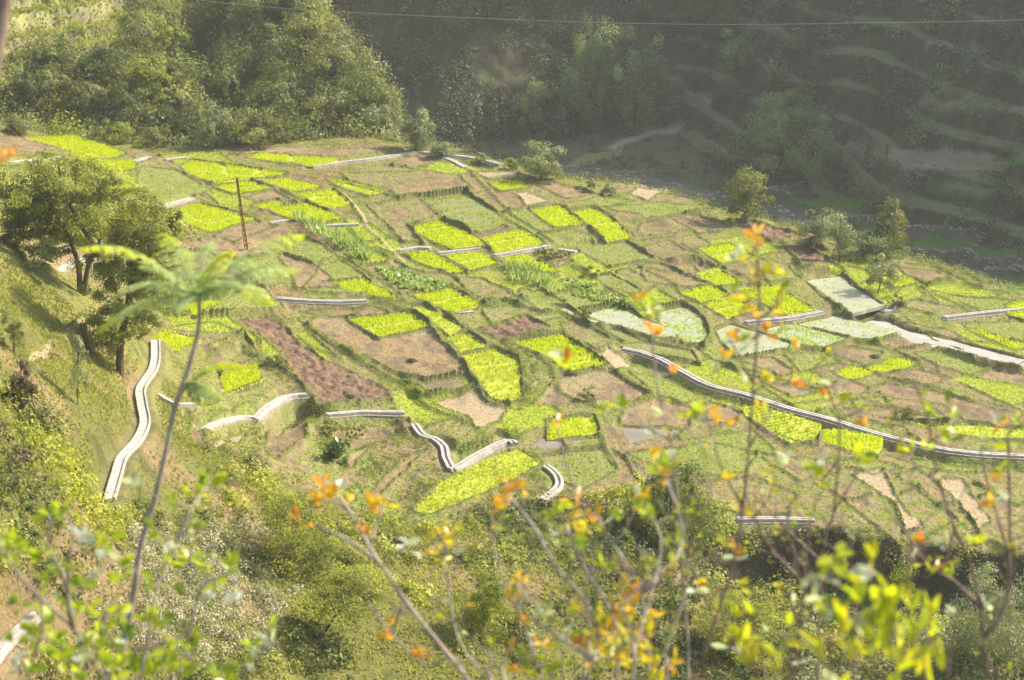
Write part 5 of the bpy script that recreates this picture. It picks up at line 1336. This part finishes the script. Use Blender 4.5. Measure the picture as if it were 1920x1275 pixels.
# feathery sapling
def sapling():
    d = 5.2; x, z = ray(190, 1340); root = groundpt(float(x) * d, d)
    e = tag(empty('feathery_sapling', root), 'slender young tree with feathery fronds spreading from the top of a thin crooked stem', 'sapling')
    p = pts('200,1330 218,1262 248,1130 262,1030 288,942 312,842 328,762 345,718 362,660 374,605 373,556')
    w = at(p[:, 0], p[:, 1], d); w = np.vstack([root - [0, 0, .1], (root + w[0]) / 2, w]); c = catmull(w, .03); sc = d / FPX
    m = MB(); rad = np.interp(np.linspace(0, 1, len(c)), [0, .45, .6, .8, 1], [11, 9.5, 9, 6.5, 4]) * sc
    k = np.argmin(np.linalg.norm(c - at(338, 725, d), axis=1)); rad *= 1 + .35 * np.exp(-((np.arange(len(c)) - k) / 2.5) ** 2)
    m.add(*tube(c, rad, 9)); m.build('stem', M['bark_pale'], e, smooth=True, off=root)
    top = at(373, 556, d)
    fr = [(148, 468, -.25, 34, .45, .85), (210, 560, .2, 26, .2, .5), (185, 622, .1, 40, .3, .75), (300, 437, .1, 34, .35, .75), (335, 470, .3, 20, .15, .45), (437, 470, -.1, 24, .55, .85),
          (572, 440, .15, 44, .3, .8), (566, 508, .05, 34, .2, .7), (510, 572, -.25, 34, .25, .8), (455, 545, -.2, 20, .1, .4), (260, 500, -.1, 26, .15, .5), (400, 455, .3, 20, .15, .5), (470, 500, .3, 22, .1, .4), (330, 590, -.2, 14, .2, .5)]
    allf = [(top, at(u, v, d + dd), wpx, a, b) for u, v, dd, wpx, a, b in fr]
    s2 = at(347, 715, d); allf += [(s2, at(458, 690, d - .1), 22, .5, .9), (s2, at(415, 752, d - .05), 22, .25, .5), (s2, at(375, 760, d + .05), 16, .2, .5)]
    for A, B, wpx, a, b in allf:
        Lh = np.linalg.norm(B - A); mid = (A + B) / 2 + np.array([0, 0, .13 * Lh]); q3 = A + (B - A) * .82 + np.array([0, 0, .08 * Lh])
        r = catmull([A, mid, q3, B], .01); fm = MB(); fm.add(*tube(r, (2.0 * sc, .7 * sc), 5), tone=.3)
        T = np.gradient(r, axis=0); T /= np.linalg.norm(T, axis=1)[:, None]
        nP = 24; ii = np.linspace(.14, .99, nP); ix = (ii * (len(r) - 1)).astype(int)
        side = np.cross(T[ix], [0, 0, 1.]); side /= np.linalg.norm(side, axis=1)[:, None] + 1e-9
        lw = .72 * wpx * sc * np.sin(np.pi * np.clip(ii * .86 + .14, 0, 1)) ** .6 * 1.5
        for sg in (1, -1):
            D = side * sg + T[ix] * .45 + np.array([0, 0, -.28]) + rng.normal(0, .12, (nP, 3)); D /= np.linalg.norm(D, axis=1)[:, None]
            tn = np.clip(a + (b - a) * ii ** 1.6 + rng.normal(0, .05, nP), 0, 1)
            nl = 13; s_ = np.linspace(.08, 1, nl)
            for k2 in range(nP):                          # a pinna with its pairs of leaflets
                pe = r[ix[k2]] + D[k2] * lw[k2]; ps = r[ix[k2]] + np.outer(s_, pe - r[ix[k2]]) + np.outer(s_ ** 2, [0, 0, -.15 * lw[k2]])
                fm.add(*tube(ps[[0, 6, 12]], (.35 * sc, .25 * sc), 3), tone=tn[k2])
                sd2 = np.cross(D[k2], [0, 0, 1.]); sd2 /= np.linalg.norm(sd2) + 1e-9
                for g2 in (1, -1):
                    DD = np.tile(sd2 * g2 + D[k2] * .5, (nl, 1)) + rng.normal(0, .15, (nl, 3))
                    V, q, t = leaves(ps + DD * 2.2 * sc, 6.2 * sc * (.8 + .4 * rng.random(nl)), tn[k2], aspect=.46, axis=DD); fm.add(V, q, tone=t)
        fm.build('frond', M['frond'], e, smooth=True, off=root)
sapling()

def jit(rows, n, t0, t1, spr): return [(u, v, n, t0, t1, spr) for u, v in rows]
P2 = lambda s: [tuple(r) for r in pts(s)]
LIME, GLARE, GOLD, ORNG, GREEN = (.36, .62), (.0, .05), (.6, .82), (.8, 1.), (.2, .45)  # the lowest range is painted glare, the others leaf colours
near_plant('broad_leaved_shrub', 'blurred shrub with broad lime green and glare-white leaves on pale twigs in the near corner', 'shrub', (150, 1500, 4.0),
    [('230,1330 193,1273 137,1177 70,1117 20,1057 -10,1010', 4.0, 3.7, 10, 3, True), ('137,1177 125,1110 113,1067 93,1030 95,975', 3.85, 3.7, 6, 2.5, False), ('125,1110 133,1030 137,983', 3.8, 3.8, 5, 2, False),
     ('255,1330 262,1275 277,1203 290,1120 310,1063 360,950', 4.1, 4.3, 6, 2.5, True), ('315,1330 330,1280 353,1193 373,1110 400,1085', 4.2, 4.2, 6, 2.5, True), ('257,1220 300,1205 350,1190', 4.1, 4.2, 4, 3, False),
     ('450,1330 480,1260 500,1197', 4.4, 4.4, 5, 2, True), ('60,1330 55,1260 80,1180 75,1150', 3.8, 3.7, 5, 3, True), ('160,1330 175,1250 190,1190 200,1150', 3.9, 3.9, 5, 2.5, True)],
    jit(P2('93,965 118,958 80,1050 110,1065 150,1100 195,1020 240,1062 228,1090 318,1052 350,1050 365,935 380,915 395,905 440,1065 405,1105 290,1155 200,1180 185,1192 140,1142 85,1165 70,1182 120,1240 220,1150 320,1215 330,1235 250,1245 400,1252 445,1258 270,1265 60,1255 480,1212 190,1215 160,1240 230,1225 300,1240 110,1200 95,1225 345,1255 205,1262 15,1005 30,1020 5,1035 290,1100 215,1255 130,1265 60,1215 170,1150'), 5, *LIME, 20)
    + jit(P2('150,1005 165,1015 200,1040 420,1078 150,1222 500,1195 448,1120 385,1118 320,1015 255,912 30,1245 45,1262 170,1085'), 3, *GLARE, 14)
    + jit(P2('60,1190 160,1205 240,1200 300,1180 130,1220 20,1200 350,1225 40,1130 250,1170'), 4, *GREEN, 26), 31, wd=.55, fill=[(110, 90, 4, .3, .62, 26), (40, 80, 3, 0, .06, 24)])
near_plant('bare_branch', 'blurred pale crooked branch with a few orange leaves at its forked end', 'branch', (1000, 1500, 4.2),
    [('935,1330 890,1288 830,1215 770,1140 722,1072 690,1022 655,958 612,905', 4.2, 4.4, 12, 3.5, True), ('692,1025 705,985 718,948', 4.4, 4.45, 4, 2, False), ('712,1058 650,1010 590,985', 4.35, 4.4, 4, 2, False),
     ('880,1310 800,1250 740,1195 690,1130', 4.3, 4.5, 5, 2, True), ('655,958 625,940 590,950', 4.4, 4.4, 3, 1.5, False), ('760,1125 740,1170 735,1195', 4.3, 4.3, 3, 1.5, False)],
    jit(P2('612,900 605,915 560,965 578,990 700,950 712,945 690,1000'), 3, *ORNG, 10) + jit(P2('625,930 600,935 650,940 585,940 718,940'), 4, .72, .9, 14) + jit(P2('630,915 760,1025'), 2, *GLARE, 8)
    + jit(P2('738,1170 725,1195 790,1235'), 2, .8, 1., 8), 26, wd=.5, fill=[(10, 60, 2, .7, 1., 18)])
near_plant('autumn_shrub', 'blurred shrub thick with yellow and orange leaves on tangled grey twigs', 'shrub', (1120, 1500, 3.8),
    [('1090,1330 1115,1240 1118,1175 1085,1110 1040,1060 1000,985 958,935 948,905', 3.8, 4.2, 9, 3, True), ('1155,1330 1160,1220 1148,1150 1105,1080 1075,1020 1062,985', 3.8, 4.0, 8, 3, True),
     ('1215,1330 1205,1190 1205,1110 1170,1050 1135,1000 1120,965', 3.9, 4.1, 7, 2.5, True), ('1205,1110 1245,1070 1268,1045 1280,990 1250,900', 3.9, 4.1, 6, 2.5, False), ('1020,1330 1010,1260 985,1180 950,1090 925,1030 930,985', 4.0, 4.2, 5, 2, True),
     ('1185,1330 1195,1200 1225,1100 1240,1010 1215,960', 3.7, 4.0, 6, 2.5, True), ('960,1330 900,1260 860,1200 845,1130 830,1010', 4.2, 4.4, 4, 2, True), ('1115,1240 1050,1195 985,1150 962,1110', 3.8, 4.0, 4, 2, False),
     ('1250,1330 1245,1230 1270,1160 1290,1080 1275,1020', 4.0, 4.2, 5, 2, True), ('1148,1150 1180,1120 1215,1080', 3.85, 3.9, 4, 2, False), ('1060,1330 1040,1270 1000,1240 960,1250', 3.9, 3.9, 4, 2, True)],
    jit(P2('1090,1140 1125,1150 1168,1145 1200,1165 1218,1180 1130,1172 1160,1200 1190,1215 1150,1238 1110,1252 1180,1242 1220,1258 1090,1195 1140,1215 1205,1232 1170,1175 1120,1195'), 5, *GOLD, 20)
    + jit(P2('1165,1150 1150,1170 1185,1185 1205,1200 1140,1190 1215,1150 1095,965 1110,970 1130,1225 1080,1205 1190,1115 1172,1130'), 4, *ORNG, 18)
    + jit(P2('1080,995 1060,1000 1100,990 820,1000 842,992 848,1028 828,1045 832,1015 1260,1240 1240,1255'), 4, .62, .82, 14)
    + jit(P2('1200,955 1215,962 1228,972 1050,955 1035,980 1075,1020 1130,1060 1085,1015 1150,965 1240,880 1250,868 985,1245 1012,1240 1020,1255 1055,1245 1275,1000'), 4, *LIME, 16)
    + jit(P2('955,922 940,945 950,905 970,915 930,950 975,1095 962,1120 1085,942 1205,930 1240,905 1170,1090 1015,1205 965,1255 1265,1255 1225,860 985,1165'), 4, .78, .98, 16)
    + jit(P2('1020,1150 1010,1195 1035,1010 985,1120 1195,930 1060,1190 1110,1215 765,1028'), 2, *GLARE, 12) + jit(P2('1110,1155 1145,1150 1075,1180 1225,1225'), 3, *GREEN, 14), 25, wd=.48, fill=[(230, 85, 4, .38, .78, 16), (90, 75, 3, .75, 1., 15), (150, 85, 4, .26, .5, 17), (40, 75, 2, 0, .06, 15)])
near_plant('tall_shoot', 'tall thin blurred shoot tipped with glowing orange leaves standing before the flooded plots', 'shoot', (1290, 1500, 4.1),
    [('1298,1330 1315,1250 1345,1150 1375,1060 1393,950 1404,840 1413,720 1422,600 1424,540 1419,465', 4.1, 4.1, 7.5, 2.2, True), ('1393,950 1350,870 1330,800', 4.1, 4.1, 3, 1.5, False), ('1413,720 1380,660 1362,620', 4.1, 4.1, 2.5, 1.3, False), ('1404,840 1440,780 1480,720', 4.1, 4.2, 2.5, 1.3, False), ('1422,600 1455,575 1470,560', 4.1, 4.1, 2.2, 1.2, False)],
    jit(P2('1420,445 1412,466 1430,462 1412,585 1370,625 1437,622 1362,668 1480,715 1355,800 1345,790'), 2, *ORNG, 7) + jit(P2('1403,490 1417,505 1417,522 1440,513 1453,510 1388,562 1443,590 1470,612 1447,716 1427,773 1360,897 1440,887 1407,640'), 2, *GOLD, 7)
    + jit(P2('1493,648'), 2, *ORNG, 8) + jit(P2('1460,545 1370,547 1395,575 1385,640'), 2, .3, .6, 8) + jit(P2('1393,478 1378,490 1398,715 1480,730 1340,700 1350,640'), 2, *GLARE, 7), 27, wd=.46, bark='bark_red', up=.5, fill=[(40, 60, 1.4, .45, 1., 16)])
near_plant('twiggy_shrub', 'blurred twiggy shrub with crossing bare twigs in front of the dark bank', 'shrub', (1480, 1500, 4.3),
    [('1478,1330 1487,1273 1500,1170 1510,1103 1509,1063 1520,985', 4.3, 4.3, 8, 2.5, True), ('1510,1103 1470,1055 1447,1030 1413,970 1397,917', 4.3, 4.4, 4, 2, False), ('1520,1120 1547,1067 1493,1010 1413,927', 4.3, 4.5, 3.5, 1.8, False), ('1510,1110 1545,1075 1600,1020', 4.3, 4.3, 3, 1.5, False), ('1440,1330 1400,1250 1330,1140 1300,1060', 4.5, 4.6, 4, 2, True),
     ('1500,1170 1480,1120 1490,1040 1475,1000', 4.3, 4.4, 3, 1.4, False)],
    jit(P2('1378,1025 1372,1010 1310,1100'), 2, *ORNG, 7) + jit(P2('1395,965 1358,1020 1385,1095 1350,1150 1380,1155 1465,1100 1500,1210'), 2, *GOLD, 8) + jit(P2('1380,1045 1485,1135 1305,1108 1440,1185 1500,1245 1365,1215'), 2, *GLARE, 8) + jit(P2('1390,1190 1405,1200 1370,1185 1350,1130'), 3, *LIME, 10), 26, bark='bark_red', fill=[(90, 85, 1.6, .3, .8, 16), (24, 70, 1.5, 0, .06, 16)])
near_plant('tall_shoot', 'thin blurred shoot with round yellow leaves crossing the sunk rice plot', 'shoot', (1540, 1500, 4.4),
    [('1530,1330 1535,1180 1547,1007 1560,977 1573,860 1573,787 1558,745 1540,705', 4.4, 4.4, 6, 2, True), ('1573,860 1540,900 1510,880', 4.4, 4.4, 2.2, 1.2, False), ('1573,787 1600,775 1615,767', 4.4, 4.4, 2, 1.2, False), ('1562,960 1600,900 1613,855', 4.4, 4.4, 2.2, 1.2, False), ('1540,705 1528,690 1535,680', 4.4, 4.4, 2, 1, False)],
    jit(P2('1577,755 1615,767 1612,862 1500,882 1540,890 1527,895 1540,905 1605,850'), 2, .45, .68, 7) + jit(P2('1622,788 1545,745'), 2, *ORNG, 7) + jit(P2('1470,858 1548,862 1470,870 1565,720'), 2, *GLARE, 7) + jit(P2('1620,850 1527,885'), 2, *GREEN, 7), 25, bark='bark_red', up=.4, fill=[(16, 45, 1.5, .35, .7, 20)])
near_plant('tall_shoot', 'dark blurred shoot with sparse olive leaves crossing the end of the long canal', 'shoot', (1870, 1500, 4.2),
    [('1870,1330 1857,1273 1843,1193 1840,1140 1817,1050 1790,990 1763,910 1750,850 1738,777 1713,717', 4.2, 4.2, 8, 2.2, True), ('1845,1195 1887,1133 1893,1037 1892,850 1890,790', 4.2, 4.3, 5, 1.6, False), ('1763,910 1700,860 1690,845', 4.2, 4.2, 2.2, 1.2, False), ('1890,1037 1868,960 1850,900 1840,850', 4.3, 4.3, 3, 1.5, False), ('1790,990 1770,1060 1740,1080', 4.2, 4.2, 2.5, 1.5, False), ('1840,1140 1790,1090 1740,1060 1700,1000 1660,950', 4.2, 4.5, 4, 1.6, False)],
    jit(P2('1740,768 1785,785 1778,758 1893,835 1868,872 1858,880 1783,828 1897,785 1750,770'), 2, .3, .6, 8) + jit(P2('1712,842 1690,845 1735,840 1827,1018 1865,945 1785,1080 1745,1075'), 2, .5, .68, 8) + jit(P2('1855,900 1877,800 1860,945 1730,1020 1762,1065'), 2, *ORNG, 7) + jit(P2('1778,798 1874,790 1890,932 1790,1150 1770,1020 1850,1140 1700,895'), 2, *GLARE, 7), 26, bark='bark_red', up=.4, fill=[(60, 75, 1.5, .3, .7, 17), (14, 60, 1.5, 0, .06, 16)])
near_plant('tall_shoot', 'thin pale blurred shoot topped by a lime green tuft before the flooded plots', 'shoot', (1290, 1480, 4.6),
    [('1290,1330 1285,1150 1275,1000 1267,893 1257,827 1233,727 1221,617 1218,575', 4.6, 4.6, 5, 2, True), ('1257,827 1200,790 1165,768 1140,765', 4.6, 4.6, 2, 1.2, False), ('1257,827 1285,800 1303,775', 4.6, 4.6, 2, 1.2, False), ('1267,893 1240,860 1235,840', 4.6, 4.6, 2, 1.2, False)],
    jit(P2('1212,575 1228,578 1220,590'), 3, *LIME, 8) + jit(P2('1225,628 1195,560 1263,700'), 2, *ORNG, 6) + jit(P2('1150,770 1165,765 1130,772 1140,760 1303,770 1312,775 1290,782'), 2, *LIME, 8) + jit(P2('1228,820 1245,850 1240,780 1330,835'), 2, *GLARE, 8) + jit(P2('1260,870 1330,770 1335,790 1245,880'), 2, .7, .95, 7), 26, up=.5, fill=[(18, 45, 2, .4, .9, 16)])
near_plant('tall_shoot', 'short thin blurred shoot with one glare-white leaf below the large brilliant rice plot', 'shoot', (1110, 1500, 4.7),
    [('1105,1330 1100,1100 1077,920 1057,853 1043,787 1048,730 1052,690', 4.7, 4.7, 4, 1.5, True)],
    jit(P2('1053,672'), 2, *GLARE, 5) + jit(P2('1058,690 1062,685'), 2, *LIME, 6) + jit(P2('1062,676 1045,790'), 2, *ORNG, 5), 26, up=.5)
# upright yellow green shoots very near
def shoots():
    d = 2.9; x, z = ray(1640, 1500); root = groundpt(float(x) * d, d)
    e = tag(empty('leafy_shoots', root), 'blurred clump of upright yellow green shoots with glare-white glossy leaves in the near corner', 'shrub')
    m = MB(); f = MB(); sc = d / FPX
    for s, dd in [('1650,1340 1642,1200 1637,1050', 0), ('1630,1340 1625,1220 1606,1092', .1), ('1725,1340 1718,1240 1702,1135', -.1), ('1425,1340 1410,1270 1393,1200', .2), ('1695,1340 1688,1260 1680,1165', .15), ('1728,1340 1738,1240 1748,1150', .05),
                  ('1490,1340 1470,1290 1455,1232', .2), ('1608,1340 1595,1260 1580,1165', -.1), ('1672,1340 1668,1220 1660,1100', .1), ('1770,1340 1768,1280 1760,1190', .1), ('1560,1340 1550,1290 1540,1240', 0), ('1655,1340 1690,1280 1720,1200', 0)]:
        p = pts(s); w = np.vstack([root - [0, 0, .1], at(p[:, 0], p[:, 1], d + dd)]); c = catmull(w, .02); m.add(*tube(c, (4 * sc, 1.2 * sc), 5))
        k0 = int(len(c) * .45); n = 120; ix = rng.integers(k0, len(c), n); T = np.gradient(c, axis=0)[ix]; T /= np.linalg.norm(T, axis=1)[:, None]
        fr = (ix - k0) / (len(c) - k0)
        D = T * 1.25 + rand_unit(n) * .8; L = 62 * sc * (.7 + .5 * rng.random(n)) * (1.1 - .35 * fr)
        V, q, t, tn = ovate(c[ix], D, rand_unit(n), L, .34, np.clip(.44 + .16 * rng.random(n) + .12 * fr ** 3, 0, .72)); f.add(V, q, t, tn)
    p = pts('1600,1340 1590,1230 1575,1130 1562,1050'); w = np.vstack([root - [0, 0, .1], at(p[:, 0], p[:, 1], d)]); c = catmull(w, .02); m.add(*tube(c, (5 * sc, 2 * sc), 6))
    for u, v, n, t0, t1, L0 in [(1527, 1075, 2, 0, .04, 52), (1552, 1086, 2, 0, .04, 40), (1592, 1070, 2, 0, .04, 52), (1606, 1060, 2, 0, .04, 44), (1545, 1122, 2, 0, .04, 50), (1537, 1138, 2, 0, .04, 40), (1566, 1048, 3, .5, .64, 42), (1576, 1040, 2, .5, .64, 40), (1555, 1056, 2, .5, .64, 36),
                                (1590, 1100, 3, .3, .5, 50), (1560, 1130, 3, .3, .5, 46), (1585, 1180, 3, .35, .6, 50), (1610, 1170, 2, 0, .05, 46), (1555, 1260, 2, .0, .06, 50), (1530, 1210, 2, .6, .8, 60)]:
        a = c[np.argmin(np.linalg.norm(c - at(u, v, d), axis=1))]; b = at(u, v, d); m.add(*tube(np.array([a, b]), (1.6 * sc, 1 * sc), 4))
        V, q, t, tn = ovate(np.repeat(b[None], n, 0), rand_unit(n) * .8 + (b - a) * 12, rand_unit(n) * .5 + [.3, .2, .9], L0 * sc, .62, rng.uniform(t0, t1, n)); f.add(V, q, t, tn)
    m.build('stem', M['bark_red'], e, smooth=True, off=root); f.build('foliage', M['leaves_near'], e, smooth=True, off=root)
shoots()
near_plant('twig', 'tiny orange leaved twig poking in beside the upper bare plot', 'twig', (-420, 1300, 4.4),
    [('-420,1280 -330,900 -200,560 -90,390 -20,320 12,298', 4.4, 4.4, 5, 1.4, True)], jit(P2('18,285 16,296 5,305'), 2, *ORNG, 6), 22, up=.6)
# leaning trunk beside the camera
d = 2.6; x, z = ray(-330, 1400); root = groundpt(float(x) * d, d)
e = tag(empty('leaning_trunk', root), 'blurred brown trunk leaning into the topmost corner of the view', 'tree')
w = np.vstack([root - [0, 0, .1], at(*np.array([(-300, 1300, d), (-190, 900, d), (-95, 520, d), (-22, 150, d), (4, 0, d), (20, -160, d), (60, -500, d)], float).T)])
m = MB(); m.add(*tube(catmull(w, .05), (.024, .011), 9)); m.build('trunk', M['bark_red'], e, smooth=True, off=root)
f = MB(); c0 = at(70, -520, d); n = 60; V, q, t, tn = ovate(c0 + rng.normal(0, .06, (n, 3)), rand_unit(n), rand_unit(n), .05, .45, rng.uniform(.4, .9, n)); f.add(V, q, t, tn); f.build('foliage', M['leaves_near'], e, off=root)

# ------------------------------------------------------------------ the hazy air of the valley
HAZE = .00019
x0, x1, y0, y1, z0, z1 = GX.min() - 6, GX.max() + 6, -8., GY.max() + 6, GZ.min() - 1.5, max(GZ.max(), 2.) + 3
y0 = min(y0, GY.min() - 6)
hv = np.array([[x, y, z] for x in (x0, x1) for y in (y0, y1) for z in (z0, z1)])
hq = np.array([[0, 1, 3, 2], [4, 6, 7, 5], [0, 4, 5, 1], [2, 3, 7, 6], [0, 2, 6, 4], [1, 5, 7, 3]])
hm = bpy.data.materials.new('haze'); hm.use_nodes = True; nt = hm.node_tree; nt.nodes.remove(nt.nodes['Principled BSDF'])
pv = nt.nodes.new('ShaderNodeVolumePrincipled'); pv.inputs['Color'].default_value = (.93, .95, .97, 1); pv.inputs['Density'].default_value = HAZE; pv.inputs['Anisotropy'].default_value = .35
nt.links.new(pv.outputs[0], nt.nodes['Material Output'].inputs['Volume'])
o = mesh_obj('haze', hv, hq, hm); o['kind'] = 'stuff'
